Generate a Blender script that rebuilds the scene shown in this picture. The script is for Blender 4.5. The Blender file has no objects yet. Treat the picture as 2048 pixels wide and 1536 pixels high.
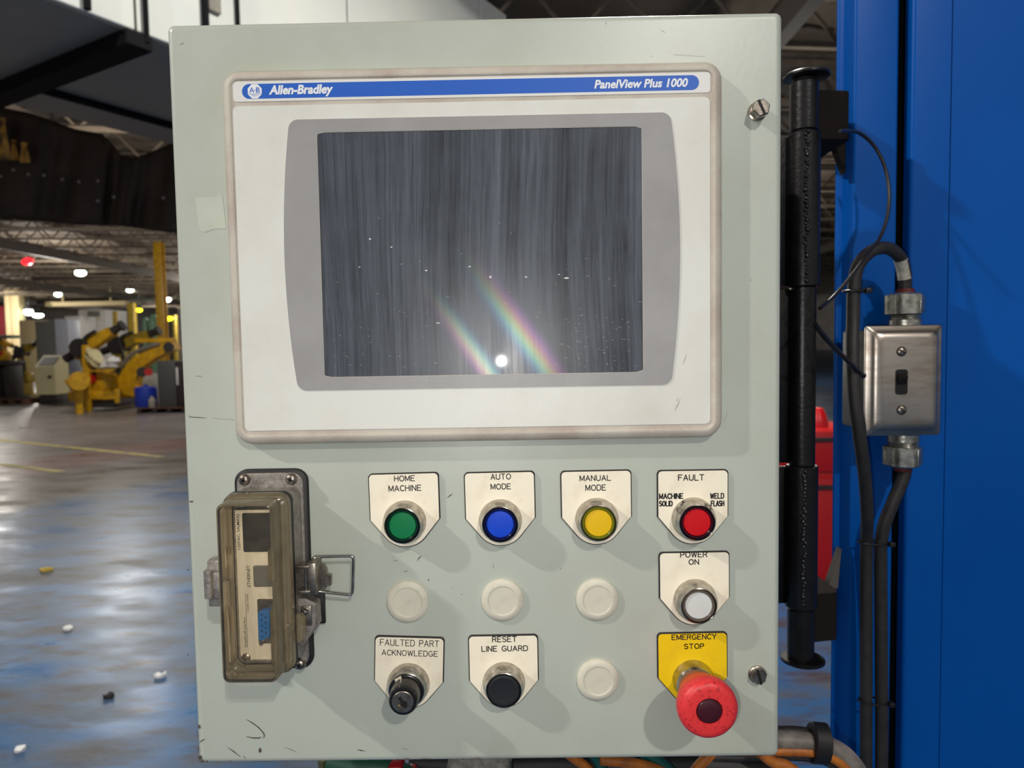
import bpy, bmesh, math, random
from mathutils import Vector, Matrix
random.seed(7)
S = bpy.context.scene
C = S.collection
PI = math.pi

# ---------------------------------------------------------------- camera, world, lights, exposure
FPX, ZC = 1420.0, 1.46                     # focal length in pixels of the 2048x1536 frame; height of the panel centre
CAM = Vector((0.02587, -0.48275, ZC + 0.03842))
PITCH, YAW, ROLL = 0.05706, -0.00896, -0.01676


def basis():
    cy, sy, cp, sp = math.cos(YAW), math.sin(YAW), math.cos(PITCH), math.sin(PITCH)
    f = Vector((sy * cp, cy * cp, -sp))
    r = Vector((cy, -sy, 0))
    u = r.cross(f)
    c, s = math.cos(ROLL), math.sin(ROLL)
    return r * c + u * s, u * c - r * s, f


R_, U_, F_ = basis()
cd = bpy.data.cameras.new('camera')
co = bpy.data.objects.new('camera', cd)
C.objects.link(co)
m3 = Matrix((R_, U_, -F_)).transposed()
co.matrix_world = Matrix.Translation(CAM) @ m3.to_4x4()
cd.sensor_width = 36.0
cd.lens = FPX / 2048 * 36
cd.clip_start, cd.clip_end = 0.02, 400
cd.dof.use_dof = True
cd.dof.focus_distance = 0.47
cd.dof.aperture_fstop = 11.5
S.camera = co

S.view_settings.view_transform = 'Standard'
S.view_settings.look = 'None'
S.view_settings.gamma = 1
S.view_settings.exposure = 0.08
try:
    S.view_settings.use_curve_mapping = False
except Exception:
    pass

w = bpy.data.worlds.new('hall_light')
S.world = w
w.use_nodes = True
w.node_tree.nodes['Background'].inputs[0].default_value = (1.0, 0.99, 0.97, 1)
w.node_tree.nodes['Background'].inputs[1].default_value = 0.31


def point_light(name, loc, watts, radius, col=(1, 1, 1)):
    l = bpy.data.lights.new(name, 'POINT')
    l.energy, l.shadow_soft_size, l.color = watts, radius, col
    o = bpy.data.objects.new(name, l)
    C.objects.link(o)
    o.location = loc
    return o


def lamp_light(name, loc, watts, size, col=(1, 1, 1)):
    l = bpy.data.lights.new(name, 'AREA')
    l.shape = 'DISK'
    l.energy, l.size, l.color = watts, size, col
    o = bpy.data.objects.new(name, l)
    C.objects.link(o)
    o.location = loc
    return o


point_light('phone_flash', CAM + Vector((-0.022, 0, -0.023)), 3.05, 0.0045, (1, 0.98, 0.95))
point_light('bay_lamp_over_aisle', (-5.5, -2.3, ZC + 4.1), 940, 0.10, (1, 0.97, 0.92))
point_light('bay_lamp_behind_operator', (2.3, -6.0, ZC + 4.5), 660, 0.11, (1, 0.97, 0.92))
lamp_light('duct_side_fill', (1.2, 4.4, 6.4), 330, 0.4, (1, 0.98, 0.9))  # added fill light, not a real lamp; brightens the cream duct side
for x, y, e in [(-7.9, 13.5, 420), (-17, 22, 330), (-4, 24, 520), (-24, 36, 900), (-9, 38, 900), (-21, 47, 1000), (-42, 56, 1100), (-12, 60, 1000), (-40, 78, 1300), (-18, 80, 1200), (5, 12, 70), (9, 24, 260)]:
    point_light('hall_lamp', (x, y, 4.6), e, 0.28, (1, 0.95, 0.86))

# ---------------------------------------------------------------- pixel -> place


def ray(px, py):
    return F_ + R_ * ((px - 1024) / FPX) - U_ * ((py - 768) / FPX)


def on_y(px, py, y):
    d = ray(px, py)
    return CAM + d * ((y - CAM.y) / d.y)


def on_z(px, py, z):
    d = ray(px, py)
    return CAM + d * ((z - CAM.z) / d.z)


def pp(px, py, d=0.0):                     # point of the panel front, d metres proud of it
    return on_y(px, py, -d)


# ---------------------------------------------------------------- materials


def srgb(r, g, b):
    f = lambda c: (c / 255 / 12.92) if c / 255 <= 0.04045 else ((c / 255 + 0.055) / 1.055) ** 2.4
    return (f(r), f(g), f(b), 1)


def nd(nt, t, **kw):
    n = nt.nodes.new(t)
    for k, v in kw.items():
        if k in n.inputs.keys():
            n.inputs[k].default_value = v
        else:
            setattr(n, k, v)
    return n


def mat(name, rgb, rough=0.5, metal=0.0, var=None, scale=40, bump=0.0, bscale=300, spec=0.5, coat=0.0, stretch=(1, 1, 1), amount=(0.35, 0.7), rvar=0.0, emit=None, estr=0):
    """Principled material; var = a second colour mixed in by noise."""
    m = bpy.data.materials.new(name)
    m.use_nodes = True
    nt = m.node_tree
    b = nt.nodes['Principled BSDF']
    b.inputs['Base Color'].default_value = srgb(*rgb)
    b.inputs['Roughness'].default_value = rough
    b.inputs['Metallic'].default_value = metal
    b.inputs['Specular IOR Level'].default_value = spec
    b.inputs['Coat Weight'].default_value = coat
    b.inputs['Coat Roughness'].default_value = 0.08
    tc = nd(nt, 'ShaderNodeTexCoord')
    mp = nd(nt, 'ShaderNodeMapping')
    mp.inputs['Scale'].default_value = stretch
    nt.links.new(tc.outputs['Object'], mp.inputs[0])
    if var is not None or rvar:
        n = nd(nt, 'ShaderNodeTexNoise', Scale=scale, Detail=6.0, Roughness=0.6)
        nt.links.new(mp.outputs[0], n.inputs['Vector'])
        mr = nd(nt, 'ShaderNodeMapRange')
        mr.inputs[1].default_value, mr.inputs[2].default_value = amount
        nt.links.new(n.outputs[0], mr.inputs[0])
        if var is not None:
            mx = nd(nt, 'ShaderNodeMix', data_type='RGBA')
            mx.inputs[6].default_value = srgb(*rgb)
            mx.inputs[7].default_value = srgb(*var)
            nt.links.new(mr.outputs[0], mx.inputs[0])
            nt.links.new(mx.outputs[2], b.inputs['Base Color'])
        if rvar:
            mr2 = nd(nt, 'ShaderNodeMapRange')
            mr2.inputs[3].default_value, mr2.inputs[4].default_value = rough - rvar, rough + rvar
            nt.links.new(n.outputs[0], mr2.inputs[0])
            nt.links.new(mr2.outputs[0], b.inputs['Roughness'])
    if bump:
        n2 = nd(nt, 'ShaderNodeTexNoise', Scale=bscale, Detail=3.0)
        nt.links.new(mp.outputs[0], n2.inputs['Vector'])
        bp = nd(nt, 'ShaderNodeBump', Strength=bump)
        bp.inputs['Distance'].default_value = 0.001
        nt.links.new(n2.outputs[0], bp.inputs['Height'])
        nt.links.new(bp.outputs[0], b.inputs['Normal'])
    if emit:
        b.inputs['Emission Color'].default_value = srgb(*emit)
        b.inputs['Emission Strength'].default_value = estr
    return m


M = {}
M['enclosure'] = mat('grey_green_enamel', (189, 195, 183), 0.34, var=(176, 178, 162), scale=9, bump=0.05, bscale=240, amount=(0.46, 0.86))
M['chip'] = mat('bare_dark_chip', (62, 56, 50), 0.7, var=(120, 112, 100), scale=300)
M['scuff'] = mat('pale_scuff', (212, 216, 210), 0.6)
M['tape'] = mat('yellowed_tape', (200, 205, 188), 0.5, var=(190, 196, 180), scale=60)
M['bezel'] = mat('aged_beige_plastic', (202, 194, 180), 0.55, var=(172, 154, 142), scale=26, bump=0.25, bscale=900, amount=(0.45, 0.8))
M['overlay'] = mat('white_membrane', (228, 228, 219), 0.42, var=(214, 210, 198), scale=14, bump=0.1, bscale=1500, amount=(0.45, 0.8))
M['overlay_grey'] = mat('grey_membrane', (163, 161, 160), 0.4, var=(150, 148, 147), scale=18, bump=0.12, bscale=1500)
M['banner'] = mat('banner_white', (232, 231, 225), 0.4)
M['blue_print'] = mat('blue_print', (38, 98, 196), 0.4)
M['white_print'] = mat('white_print', (238, 240, 242), 0.45)
M['legend_white'] = mat('legend_white', (252, 242, 218), 0.5, var=(234, 218, 192), scale=70, amount=(0.5, 0.85))
M['legend_yellow'] = mat('legend_yellow', (246, 205, 0), 0.5, var=(226, 186, 20), scale=70, amount=(0.5, 0.85))
M['legend_core'] = mat('black_core', (30, 24, 28), 0.5)
M['engraved'] = mat('engraved_black', (36, 31, 34), 0.6)
M['black_print'] = mat('black_print', (40, 38, 38), 0.6)
M['chrome'] = mat('worn_chrome', (200, 198, 192), 0.2, 1.0, var=(150, 142, 132), scale=160, rvar=0.1)
M['nickel'] = mat('dull_nickel', (176, 168, 156), 0.36, 1.0, var=(120, 108, 98), scale=200, rvar=0.12, bump=0.1, bscale=900)
M['steel_cast'] = mat('die_cast_zinc', (178, 172, 164), 0.5, 0.75, var=(136, 128, 122), scale=220, bump=0.35, bscale=1200)
M['stainless'] = mat('stainless_plate', (190, 182, 172), 0.33, 1.0, var=(150, 128, 108), scale=26, rvar=0.1, bump=0.06, bscale=600, stretch=(1, 1, 4), amount=(0.45, 0.85))
M['galvanised'] = mat('galvanised_steel', (206, 204, 192), 0.32, 0.9, var=(120, 118, 112), scale=120, rvar=0.12, bump=0.2, bscale=500)
M['dark_zinc'] = mat('dark_zinc', (84, 84, 84), 0.5, 0.5, var=(60, 58, 58), scale=80)
M['rubber'] = mat('black_rubber', (27, 25, 26), 0.55)
M['black_gloss'] = mat('black_plastic', (20, 20, 22), 0.25)
M['black_cap'] = mat('black_cap', (32, 33, 36), 0.45, bump=0.1, bscale=800)
M['green_cap'] = mat('green_cap', (0, 118, 66), 0.35)
M['blue_cap'] = mat('blue_cap', (8, 68, 205), 0.35)
M['yellow_cap'] = mat('yellow_cap', (236, 190, 10), 0.35)
M['red_cap'] = mat('red_cap', (206, 8, 22), 0.35)
M['white_cap'] = mat('white_cap', (218, 218, 214), 0.35)
M['green_guard'] = mat('dark_green_guard', (12, 40, 30), 0.15)
M['blue_guard'] = mat('dark_blue_guard', (16, 18, 58), 0.15)
M['yellow_guard'] = mat('olive_guard', (104, 108, 26), 0.18)
M['red_guard'] = mat('dark_red_guard', (38, 12, 24), 0.15)
M['white_guard'] = mat('smoky_guard', (92, 80, 70), 0.18)
M['plug'] = mat('ivory_plug', (216, 211, 192), 0.5, var=(200, 192, 174), scale=120, amount=(0.5, 0.85))
M['estop_red'] = mat('faded_red_plastic', (224, 54, 56), 0.42, var=(150, 26, 30), scale=480, amount=(0.55, 0.70), bump=0.08, bscale=600)
M['estop_stalk'] = mat('dusty_red_stalk', (150, 84, 76), 0.6, var=(120, 92, 74), scale=120)
M['estop_core'] = mat('maroon_core', (62, 12, 26), 0.4)
M['pointer'] = mat('ivory_pointer', (226, 214, 192), 0.5)
M['keyhole'] = mat('keyhole', (12, 10, 9), 0.6)
M['brass'] = mat('brass_wards', (180, 160, 110), 0.35, 1.0)
M['plate_alu'] = mat('brushed_plate', (250, 240, 220), 0.45, var=(232, 222, 202), scale=200, stretch=(1, 1, 0.2))
M['cover_dark'] = mat('charcoal_cover', (52, 52, 52), 0.5, var=(38, 38, 38), scale=50)
M['cover_grey'] = mat('grey_cover', (104, 104, 100), 0.5)
M['db_blue'] = mat('connector_blue', (40, 108, 178), 0.5)
M['blue_paint'] = mat('machine_blue', (0, 88, 178), 0.36, var=(0, 82, 168), scale=3, bump=0.08, bscale=500, spec=0.18)
M['gap_black'] = mat('door_seal', (6, 7, 9), 0.9, spec=0.05)
M['black_paint'] = mat('black_enamel', (15, 15, 17), 0.32, var=(26, 24, 25), scale=60, bump=0.25, bscale=260, spec=0.4)
M['sooty'] = mat('sooty_black', (34, 30, 29), 0.9, spec=0.1)
M['dusty_black'] = mat('dusty_black', (92, 86, 82), 0.7)
M['weld'] = mat('painted_weld', (24, 23, 24), 0.22, bump=0.6, bscale=500, spec=0.7)
M['cable'] = mat('black_cable', (38, 36, 36), 0.55, var=(54, 50, 48), scale=90)
M['cable_thin'] = mat('thin_black_cable', (30, 28, 30), 0.4)
M['cable_label'] = mat('cable_label', (196, 192, 178), 0.5, var=(160, 156, 142), scale=220)
M['red_bush'] = mat('dark_red_bushing', (98, 28, 22), 0.5)
M['toggle'] = mat('brown_black_toggle', (28, 22, 20), 0.35)
M['conduit'] = mat('grey_conduit', (140, 132, 124), 0.5, var=(100, 90, 84), scale=60)
M['orange_cable'] = mat('orange_cable', (206, 120, 36), 0.5, var=(150, 84, 34), scale=70)
M['teal_cable'] = mat('teal_cable', (18, 92, 88), 0.5)
M['green_hose'] = mat('green_hose', (36, 84, 62), 0.5)
M['grimy_white'] = mat('grimy_white', (176, 170, 158), 0.7, var=(110, 104, 98), scale=120)
M['yellow_paint'] = mat('robot_yellow', (224, 172, 8), 0.5, var=(176, 132, 18), scale=6)
M['olive_paint'] = mat('faded_robot_yellow', (176, 148, 30), 0.55, var=(130, 108, 30), scale=6)
M['dark_metal'] = mat('dark_metal', (52, 46, 46), 0.55, var=(34, 28, 28), scale=8)
M['rusty'] = mat('rusty_wood', (110, 74, 54), 0.8, var=(70, 48, 40), scale=8)
M['cream_paint'] = mat('cream_paint', (214, 204, 160), 0.5)
M['slate_paint'] = mat('slate_paint', (92, 98, 116), 0.5)
M['grey_paint'] = mat('mid_grey_paint', (124, 124, 118), 0.5)
M['pale_paint'] = mat('pale_blue_paint', (205, 210, 226), 0.4)
M['charcoal_paint'] = mat('charcoal_paint', (72, 72, 72), 0.5)
M['red_paint'] = mat('red_paint', (190, 16, 22), 0.4)
M['royal_paint'] = mat('royal_blue', (18, 50, 160), 0.5)
M['column_cream'] = mat('column_cream', (226, 206, 160), 0.6)
M['column_red'] = mat('column_red', (104, 8, 22), 0.6)
M['far_wall'] = mat('far_wall', (168, 160, 150), 0.8, var=(140, 132, 126), scale=0.6)
M['white_paint'] = mat('white_paint', (226, 224, 222), 0.6)
M['tank_green'] = mat('tank_green', (70, 104, 80), 0.5)
M['deck'] = mat('brown_deck', (112, 100, 87), 0.85, var=(92, 80, 68), scale=0.8)
M['joist'] = mat('joist_paint', (128, 114, 98), 0.7, var=(104, 92, 80), scale=3)
M['joist_dark'] = mat('dark_girder', (70, 61, 54), 0.7)
M['duct_white'] = mat('cream_sheet', (236, 236, 226), 0.5, var=(226, 228, 224), scale=1.5)
M['duct_grey'] = mat('slate_sheet', (170, 160, 148), 0.5, var=(156, 148, 138), scale=1.2)
M['duct_black'] = mat('black_angle', (15, 15, 19), 0.7, spec=0.15)
M['tarp'] = mat('brown_tarp', (66, 52, 42), 0.6, var=(36, 28, 25), scale=2.2, bump=0.3, bscale=12)
M['amber_glow_patch'] = mat('amber_glow_vinyl', (236, 180, 84), 0.4, var=(96, 72, 40), scale=5, amount=(0.4, 0.6))  # glow spots of the curtain put into the brightened amber colour
M['yellow_line'] = mat('yellow_floor_paint', (206, 190, 96), 0.6, var=(150, 142, 110), scale=5, amount=(0.5, 0.65))
M['paper'] = mat('paper_scrap', (226, 226, 226), 0.7)
M['ochre'] = mat('ochre_scrap', (190, 160, 60), 0.7)
M['lamp_shell'] = mat('lamp_shell', (90, 90, 92), 0.4, 0.6)
M['lamp_glow'] = mat('lamp_glow', (255, 252, 235), 0.4, emit=(240, 255, 235), estr=11)
M['lamp_warm'] = mat('lamp_warm', (255, 240, 60), 0.4, emit=(255, 240, 40), estr=3.5)
M['red_glow'] = mat('red_glow', (255, 40, 50), 0.4, emit=(255, 40, 52), estr=1.6)


def screen_material():
    m = bpy.data.materials.new('dusty_touchscreen')
    m.use_nodes = True
    nt = m.node_tree
    L = nt.links.new
    b = nt.nodes['Principled BSDF']
    tc = nd(nt, 'ShaderNodeTexCoord')
    # wiping streaks: noise stretched down the screen, slightly wavy
    wn = nd(nt, 'ShaderNodeTexNoise', Scale=7.0, Detail=0.0)
    L(tc.outputs['Object'], wn.inputs['Vector'])
    add = nd(nt, 'ShaderNodeMixRGB', blend_type='ADD')
    add.inputs[0].default_value = 0.012
    L(tc.outputs['Object'], add.inputs[1])
    L(wn.outputs['Color'], add.inputs[2])
    mp = nd(nt, 'ShaderNodeMapping')
    mp.inputs['Scale'].default_value = (1, 1, 0.018)
    L(add.outputs[0], mp.inputs[0])
    s1 = nd(nt, 'ShaderNodeTexNoise', Scale=520.0, Detail=5.0, Roughness=0.75)
    s2 = nd(nt, 'ShaderNodeTexNoise', Scale=75.0, Detail=4.0, Roughness=0.6)
    s3 = nd(nt, 'ShaderNodeTexNoise', Scale=26.0, Detail=4.0, Roughness=0.6)
    L(mp.outputs[0], s1.inputs['Vector'])
    L(mp.outputs[0], s2.inputs['Vector'])
    L(tc.outputs['Object'], s3.inputs['Vector'])
    a = nd(nt, 'ShaderNodeMath', operation='MULTIPLY')
    L(s1.outputs[0], a.inputs[0])
    L(s2.outputs[0], a.inputs[1])
    a2 = nd(nt, 'ShaderNodeMath', operation='ADD')
    L(a.outputs[0], a2.inputs[0])
    k = nd(nt, 'ShaderNodeMath', operation='MULTIPLY')
    k.inputs[1].default_value = 0.16
    L(s3.outputs[0], k.inputs[0])
    L(k.outputs[0], a2.inputs[1])
    r = nd(nt, 'ShaderNodeMapRange')
    r.inputs[1].default_value, r.inputs[2].default_value = 0.20, 0.50
    L(a2.outputs[0], r.inputs[0])
    mx = nd(nt, 'ShaderNodeMix', data_type='RGBA')
    mx.inputs[6].default_value = (0.016, 0.020, 0.027, 1)
    mx.inputs[7].default_value = (0.098, 0.115, 0.142, 1)
    L(r.outputs[0], mx.inputs[0])
    L(mx.outputs[2], b.inputs['Base Color'])
    rr = nd(nt, 'ShaderNodeMapRange')
    rr.inputs[3].default_value, rr.inputs[4].default_value = 0.27, 0.42
    L(r.outputs[0], rr.inputs[0])
    L(rr.outputs[0], b.inputs['Roughness'])
    b.inputs['Specular IOR Level'].default_value = 0.5
    b.inputs['Coat Weight'].default_value = 0.5
    b.inputs['Coat Roughness'].default_value = 0.03
    b.inputs['Coat IOR'].default_value = 1.4
    # the sensor grid under the glass splits a lamp's reflection into faint coloured bands
    out = nt.nodes['Material Output']
    cur = b.outputs[0]
    for sgn in (1, -1):
        for col, tilt in (((.10, .25, 1), .034), ((.05, .9, .75), .039), ((.35, 1, .15), .043), ((1, .75, .05), .047), ((1, .12, .25), .052), ((.6, .15, 1), .058)):
            g = nd(nt, 'ShaderNodeBsdfAnisotropic', Roughness=0.152, Anisotropy=0.7, distribution='BECKMANN')
            k_ = 0.0010
            g.inputs['Color'].default_value = (col[0] * k_, col[1] * k_, col[2] * k_, 1)
            t_ = tilt * .62 - .004 if sgn > 0 else -tilt
            v1 = nd(nt, 'ShaderNodeCombineXYZ')
            nv = Vector((0.82 * t_, -1, 0.57 * t_)).normalized()
            for i in range(3):
                v1.inputs[i].default_value = nv[i]
            L(v1.outputs[0], g.inputs['Normal'])
            v2 = nd(nt, 'ShaderNodeCombineXYZ')
            for i, q in enumerate((0.82, 0, 0.57)):
                v2.inputs[i].default_value = q
            L(v2.outputs[0], g.inputs['Tangent'])
            ad = nd(nt, 'ShaderNodeAddShader')
            L(cur, ad.inputs[0])
            L(g.outputs[0], ad.inputs[1])
            cur = ad.outputs[0]
    L(cur, out.inputs[0])
    return m


M['screen'] = screen_material()


def amber_material(name, base):
    m = bpy.data.materials.new(name)
    m.use_nodes = True
    nt = m.node_tree
    L = nt.links.new
    nt.nodes.remove(nt.nodes['Principled BSDF'])
    out = nt.nodes['Material Output']
    tc = nd(nt, 'ShaderNodeTexCoord')
    n = nd(nt, 'ShaderNodeTexNoise', Scale=60.0, Detail=5.0)
    L(tc.outputs['Object'], n.inputs['Vector'])
    tr = nd(nt, 'ShaderNodeBsdfTransparent')
    tr.inputs[0].default_value = (0.988, 0.966, 0.918, 1)
    df = nd(nt, 'ShaderNodeBsdfDiffuse')
    df.inputs[0].default_value = srgb(238, 220, 182)
    gl = nd(nt, 'ShaderNodeBsdfGlossy', Roughness=0.16)
    tl_ = nd(nt, 'ShaderNodeBsdfTranslucent')
    tl_.inputs[0].default_value = srgb(238, 216, 170)
    md_ = nd(nt, 'ShaderNodeMixShader')
    md_.inputs[0].default_value = 0.6
    L(df.outputs[0], md_.inputs[1])
    L(tl_.outputs[0], md_.inputs[2])
    m1 = nd(nt, 'ShaderNodeMixShader')
    mr = nd(nt, 'ShaderNodeMapRange')
    mr.inputs[1].default_value, mr.inputs[2].default_value = 0.35, 0.8
    mr.inputs[3].default_value, mr.inputs[4].default_value = base, base + 0.07 + base * .5
    L(n.outputs[0], mr.inputs[0])
    lw = nd(nt, 'ShaderNodeLayerWeight', Blend=0.35)       # grazing walls look through more plastic
    ad = nd(nt, 'ShaderNodeMath', operation='MULTIPLY_ADD')
    ad.inputs[1].default_value = 0.26
    pw = nd(nt, 'ShaderNodeMath', operation='POWER')
    pw.inputs[1].default_value = 2.2
    L(lw.outputs['Facing'], pw.inputs[0])
    L(pw.outputs[0], ad.inputs[0])
    L(mr.outputs[0], ad.inputs[2])
    L(ad.outputs[0], m1.inputs[0])
    L(tr.outputs[0], m1.inputs[1])
    L(md_.outputs[0], m1.inputs[2])
    fr = nd(nt, 'ShaderNodeFresnel', IOR=1.45)
    m2 = nd(nt, 'ShaderNodeMixShader')
    L(fr.outputs[0], m2.inputs[0])
    L(m1.outputs[0], m2.inputs[1])
    L(gl.outputs[0], m2.inputs[2])
    L(m2.outputs[0], out.inputs[0])
    return m


M['amber'] = amber_material('amber_clear_plastic', 0.0)
M['amber_wall'] = amber_material('yellowed_plastic_wall', 0.20)

# ---------------------------------------------------------------- mesh helpers
ORG = {}


def thing(name, label, cat, loc=(0, 0, 0), group=None, rot=0.0, kind=None):
    o = bpy.data.objects.new(name, None)
    C.objects.link(o)
    o.empty_display_size = 0.05
    o.location = loc
    o.rotation_euler = (0, 0, rot)
    ORG[o.name] = Vector(loc)
    tag(o, label, cat, group, kind)
    return o


def tag(o, label=None, cat=None, group=None, kind=None):
    for k, v in (('label', label), ('category', cat), ('group', group), ('kind', kind)):
        if v:
            o[k] = v
    return o


def obj(name, bm, m, parent=None, local=False, label=None, kind=None, sharp=35):
    """Link a bmesh as one object. World coordinates unless local."""
    me = bpy.data.meshes.new(name)
    if not local:
        org = ORG[parent.name] if parent else Vector((0, 0, 0))
        if parent:
            bmesh.ops.translate(bm, verts=bm.verts, vec=-org)
    else:
        org = ORG[parent.name] if parent else Vector((0, 0, 0))
    bmesh.ops.recalc_face_normals(bm, faces=bm.faces)
    for f in bm.faces:
        f.smooth = True
    bm.to_mesh(me)
    bm.free()
    me.set_sharp_from_angle(angle=math.radians(sharp))
    me.materials.append(m)
    o = bpy.data.objects.new(name, me)
    C.objects.link(o)
    if parent:
        o.parent = parent
    ORG[o.name] = org
    if label:
        o['label'] = label
    if kind:
        o['kind'] = kind
    return o


def whole(name, bm, m, label, cat, loc=None, group=None, kind=None, sharp=35):
    """A thing that is one mesh; origin at loc."""
    loc = Vector(loc) if loc is not None else None
    if loc is None:
        loc = Vector((0, 0, 0))
        for v in bm.verts:
            loc += v.co
        loc /= max(1, len(bm.verts))
    bmesh.ops.translate(bm, verts=bm.verts, vec=-loc)
    o = obj(name, bm, m, local=True, sharp=sharp)
    o.location = loc
    ORG[o.name] = loc
    return tag(o, label, cat, group, kind)


def B():
    return bmesh.new()


def box(bm, x0, x1, y0, y1, z0, z1, bev=0.0, seg=2, mtx=None):
    r = bmesh.ops.create_cube(bm, size=1.0)
    vs = r['verts']
    for v in vs:
        v.co = Vector((x0 + (v.co.x + .5) * (x1 - x0), y0 + (v.co.y + .5) * (y1 - y0), z0 + (v.co.z + .5) * (z1 - z0)))
    if mtx:
        for v in vs:
            v.co = mtx @ v.co
    if bev:
        es = list({e for v in vs for e in v.link_edges})
        bmesh.ops.bevel(bm, geom=es, offset=bev, segments=seg, profile=0.5, affect='EDGES')
    return bm


def bar(bm, a, b, w, h=None, up=Vector((0, 0, 1))):
    """A rectangular bar from a to b."""
    a, b = Vector(a), Vector(b)
    h = h or w
    d = (b - a)
    L = d.length
    d.normalize()
    if abs(d.dot(up)) > 0.98:
        up = Vector((0, 1, 0))
    s = d.cross(up).normalized()
    u = s.cross(d)
    mt = Matrix((s, d, u)).transposed().to_4x4()
    mt.translation = a
    box(bm, -w / 2, w / 2, 0, L, -h / 2, h / 2, mtx=mt)
    return bm


def lathe(bm, prof, c=(0, 0, 0), axis=Vector((0, -1, 0)), n=48, cap0=True, cap1=True):
    """Revolve [(radius, distance along axis)]."""
    c = Vector(c)
    axis = Vector(axis).normalized()
    t = Vector((1, 0, 0)) if abs(axis.x) < 0.9 else Vector((0, 1, 0))
    a = axis.cross(t).normalized()
    b = axis.cross(a)
    rings = []
    for r, d in prof:
        rings.append([bm.verts.new(c + axis * d + (a * math.cos(2 * PI * i / n) + b * math.sin(2 * PI * i / n)) * max(r, 1e-5)) for i in range(n)])
    for p, q in zip(rings, rings[1:]):
        for i in range(n):
            bm.faces.new((p[i], p[(i + 1) % n], q[(i + 1) % n], q[i]))
    if cap0:
        bm.faces.new(rings[0])
    if cap1:
        bm.faces.new(rings[-1])
    return bm


def cyl(bm, a, b, r, n=20, r2=None):
    a, b = Vector(a), Vector(b)
    return lathe(bm, [(r, 0), (r2 if r2 is not None else r, (b - a).length)], a, (b - a), n)


def smooth_path(pts, k=6):
    P = [Vector(p) for p in pts]
    out = []
    for i in range(len(P) - 1):
        p0, p1, p2, p3 = P[max(i - 1, 0)], P[i], P[i + 1], P[min(i + 2, len(P) - 1)]
        for j in range(k):
            t = j / k
            out.append(0.5 * ((2 * p1) + (p2 - p0) * t + (2 * p0 - 5 * p1 + 4 * p2 - p3) * t * t + (3 * p1 - p0 - 3 * p2 + p3) * t ** 3))
    out.append(P[-1])
    return out


def tube(bm, pts, r, n=12, k=6, closed=False):
    P = smooth_path(pts, k) if k > 1 else [Vector(p) for p in pts]
    N = len(P)
    d = (P[1] - P[0]).normalized()
    ref = Vector((0, 1, 0)) if abs(d.y) < 0.9 else Vector((1, 0, 0))
    rings = []
    for i, p in enumerate(P):
        if closed:
            t = (P[(i + 1) % N] - P[i - 1]).normalized()
        else:
            t = (P[min(i + 1, N - 1)] - P[max(i - 1, 0)]).normalized()
        s = t.cross(ref)
        s.normalize()
        ref = s.cross(t)
        rings.append([bm.verts.new(p + (s * math.cos(2 * PI * j / n) + ref * math.sin(2 * PI * j / n)) * r) for j in range(n)])
    pairs = list(zip(rings, rings[1:])) + ([(rings[-1], rings[0])] if closed else [])
    for a, b in pairs:
        for j in range(n):
            bm.faces.new((a[j], a[(j + 1) % n], b[(j + 1) % n], b[j]))
    if not closed:
        bm.faces.new(rings[0])
        bm.faces.new(rings[-1])
    return bm


def rrect(x0, x1, z0, z1, r, n=8):
    r = max(min(r, (x1 - x0) / 2 - 1e-6, (z1 - z0) / 2 - 1e-6), 1e-6)
    out = []
    for cx, cz, a0 in ((x1 - r, z1 - r, 0), (x0 + r, z1 - r, 90), (x0 + r, z0 + r, 180), (x1 - r, z0 + r, 270)):
        for i in range(n + 1):
            a = math.radians(a0 + 90 * i / n)
            out.append((cx + r * math.cos(a), cz + r * math.sin(a)))
    return out


def loft(bm, rings, cap0=True, cap1=True):
    """rings: [(outline points (x, z), distance in front of the panel plane)]."""
    R = [[bm.verts.new((x, -d, z)) for x, z in pts] for pts, d in rings]
    n = len(R[0])
    for p, q in zip(R, R[1:]):
        for i in range(n):
            bm.faces.new((p[i], p[(i + 1) % n], q[(i + 1) % n], q[i]))
    if cap0:
        bm.faces.new(R[0])
    if cap1:
        bm.faces.new(R[-1])
    return bm


def prism(bm, pts, d0, d1, bev=0.0):
    """Extrude a convex-ish outline from d0 to d1, front edge chamfered by insetting towards the centroid."""
    rings = [(pts, d0), (pts, d1 - bev)] if bev else [(pts, d0), (pts, d1)]
    if bev:
        cx = sum(p[0] for p in pts) / len(pts)
        cz = sum(p[1] for p in pts) / len(pts)
        q = []
        for x, z in pts:
            v = Vector((x - cx, z - cz))
            v -= v.normalized() * bev
            q.append((cx + v.x, cz + v.y))
        rings.append((q, d1))
    return loft(bm, rings)


def frame_ring(bm, outer, inner, d0, d1):
    """A flat frame between two outlines with the same number of points."""
    n = len(outer)
    V = [[bm.verts.new((x, -d, z)) for x, z in pts] for pts, d in ((outer, d0), (outer, d1), (inner, d1), (inner, d0))]
    for a, b in zip(V, V[1:]):
        for i in range(n):
            bm.faces.new((a[i], a[(i + 1) % n], b[(i + 1) % n], b[i]))
    return bm


# ---- lettering: single-stroke engraving and printed letters


def arc(cx, cy, rx, ry, a0, a1, n=8):
    return [(cx + rx * math.cos(math.radians(a0 + (a1 - a0) * i / n)), cy + ry * math.sin(math.radians(a0 + (a1 - a0) * i / n))) for i in range(n + 1)]


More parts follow.
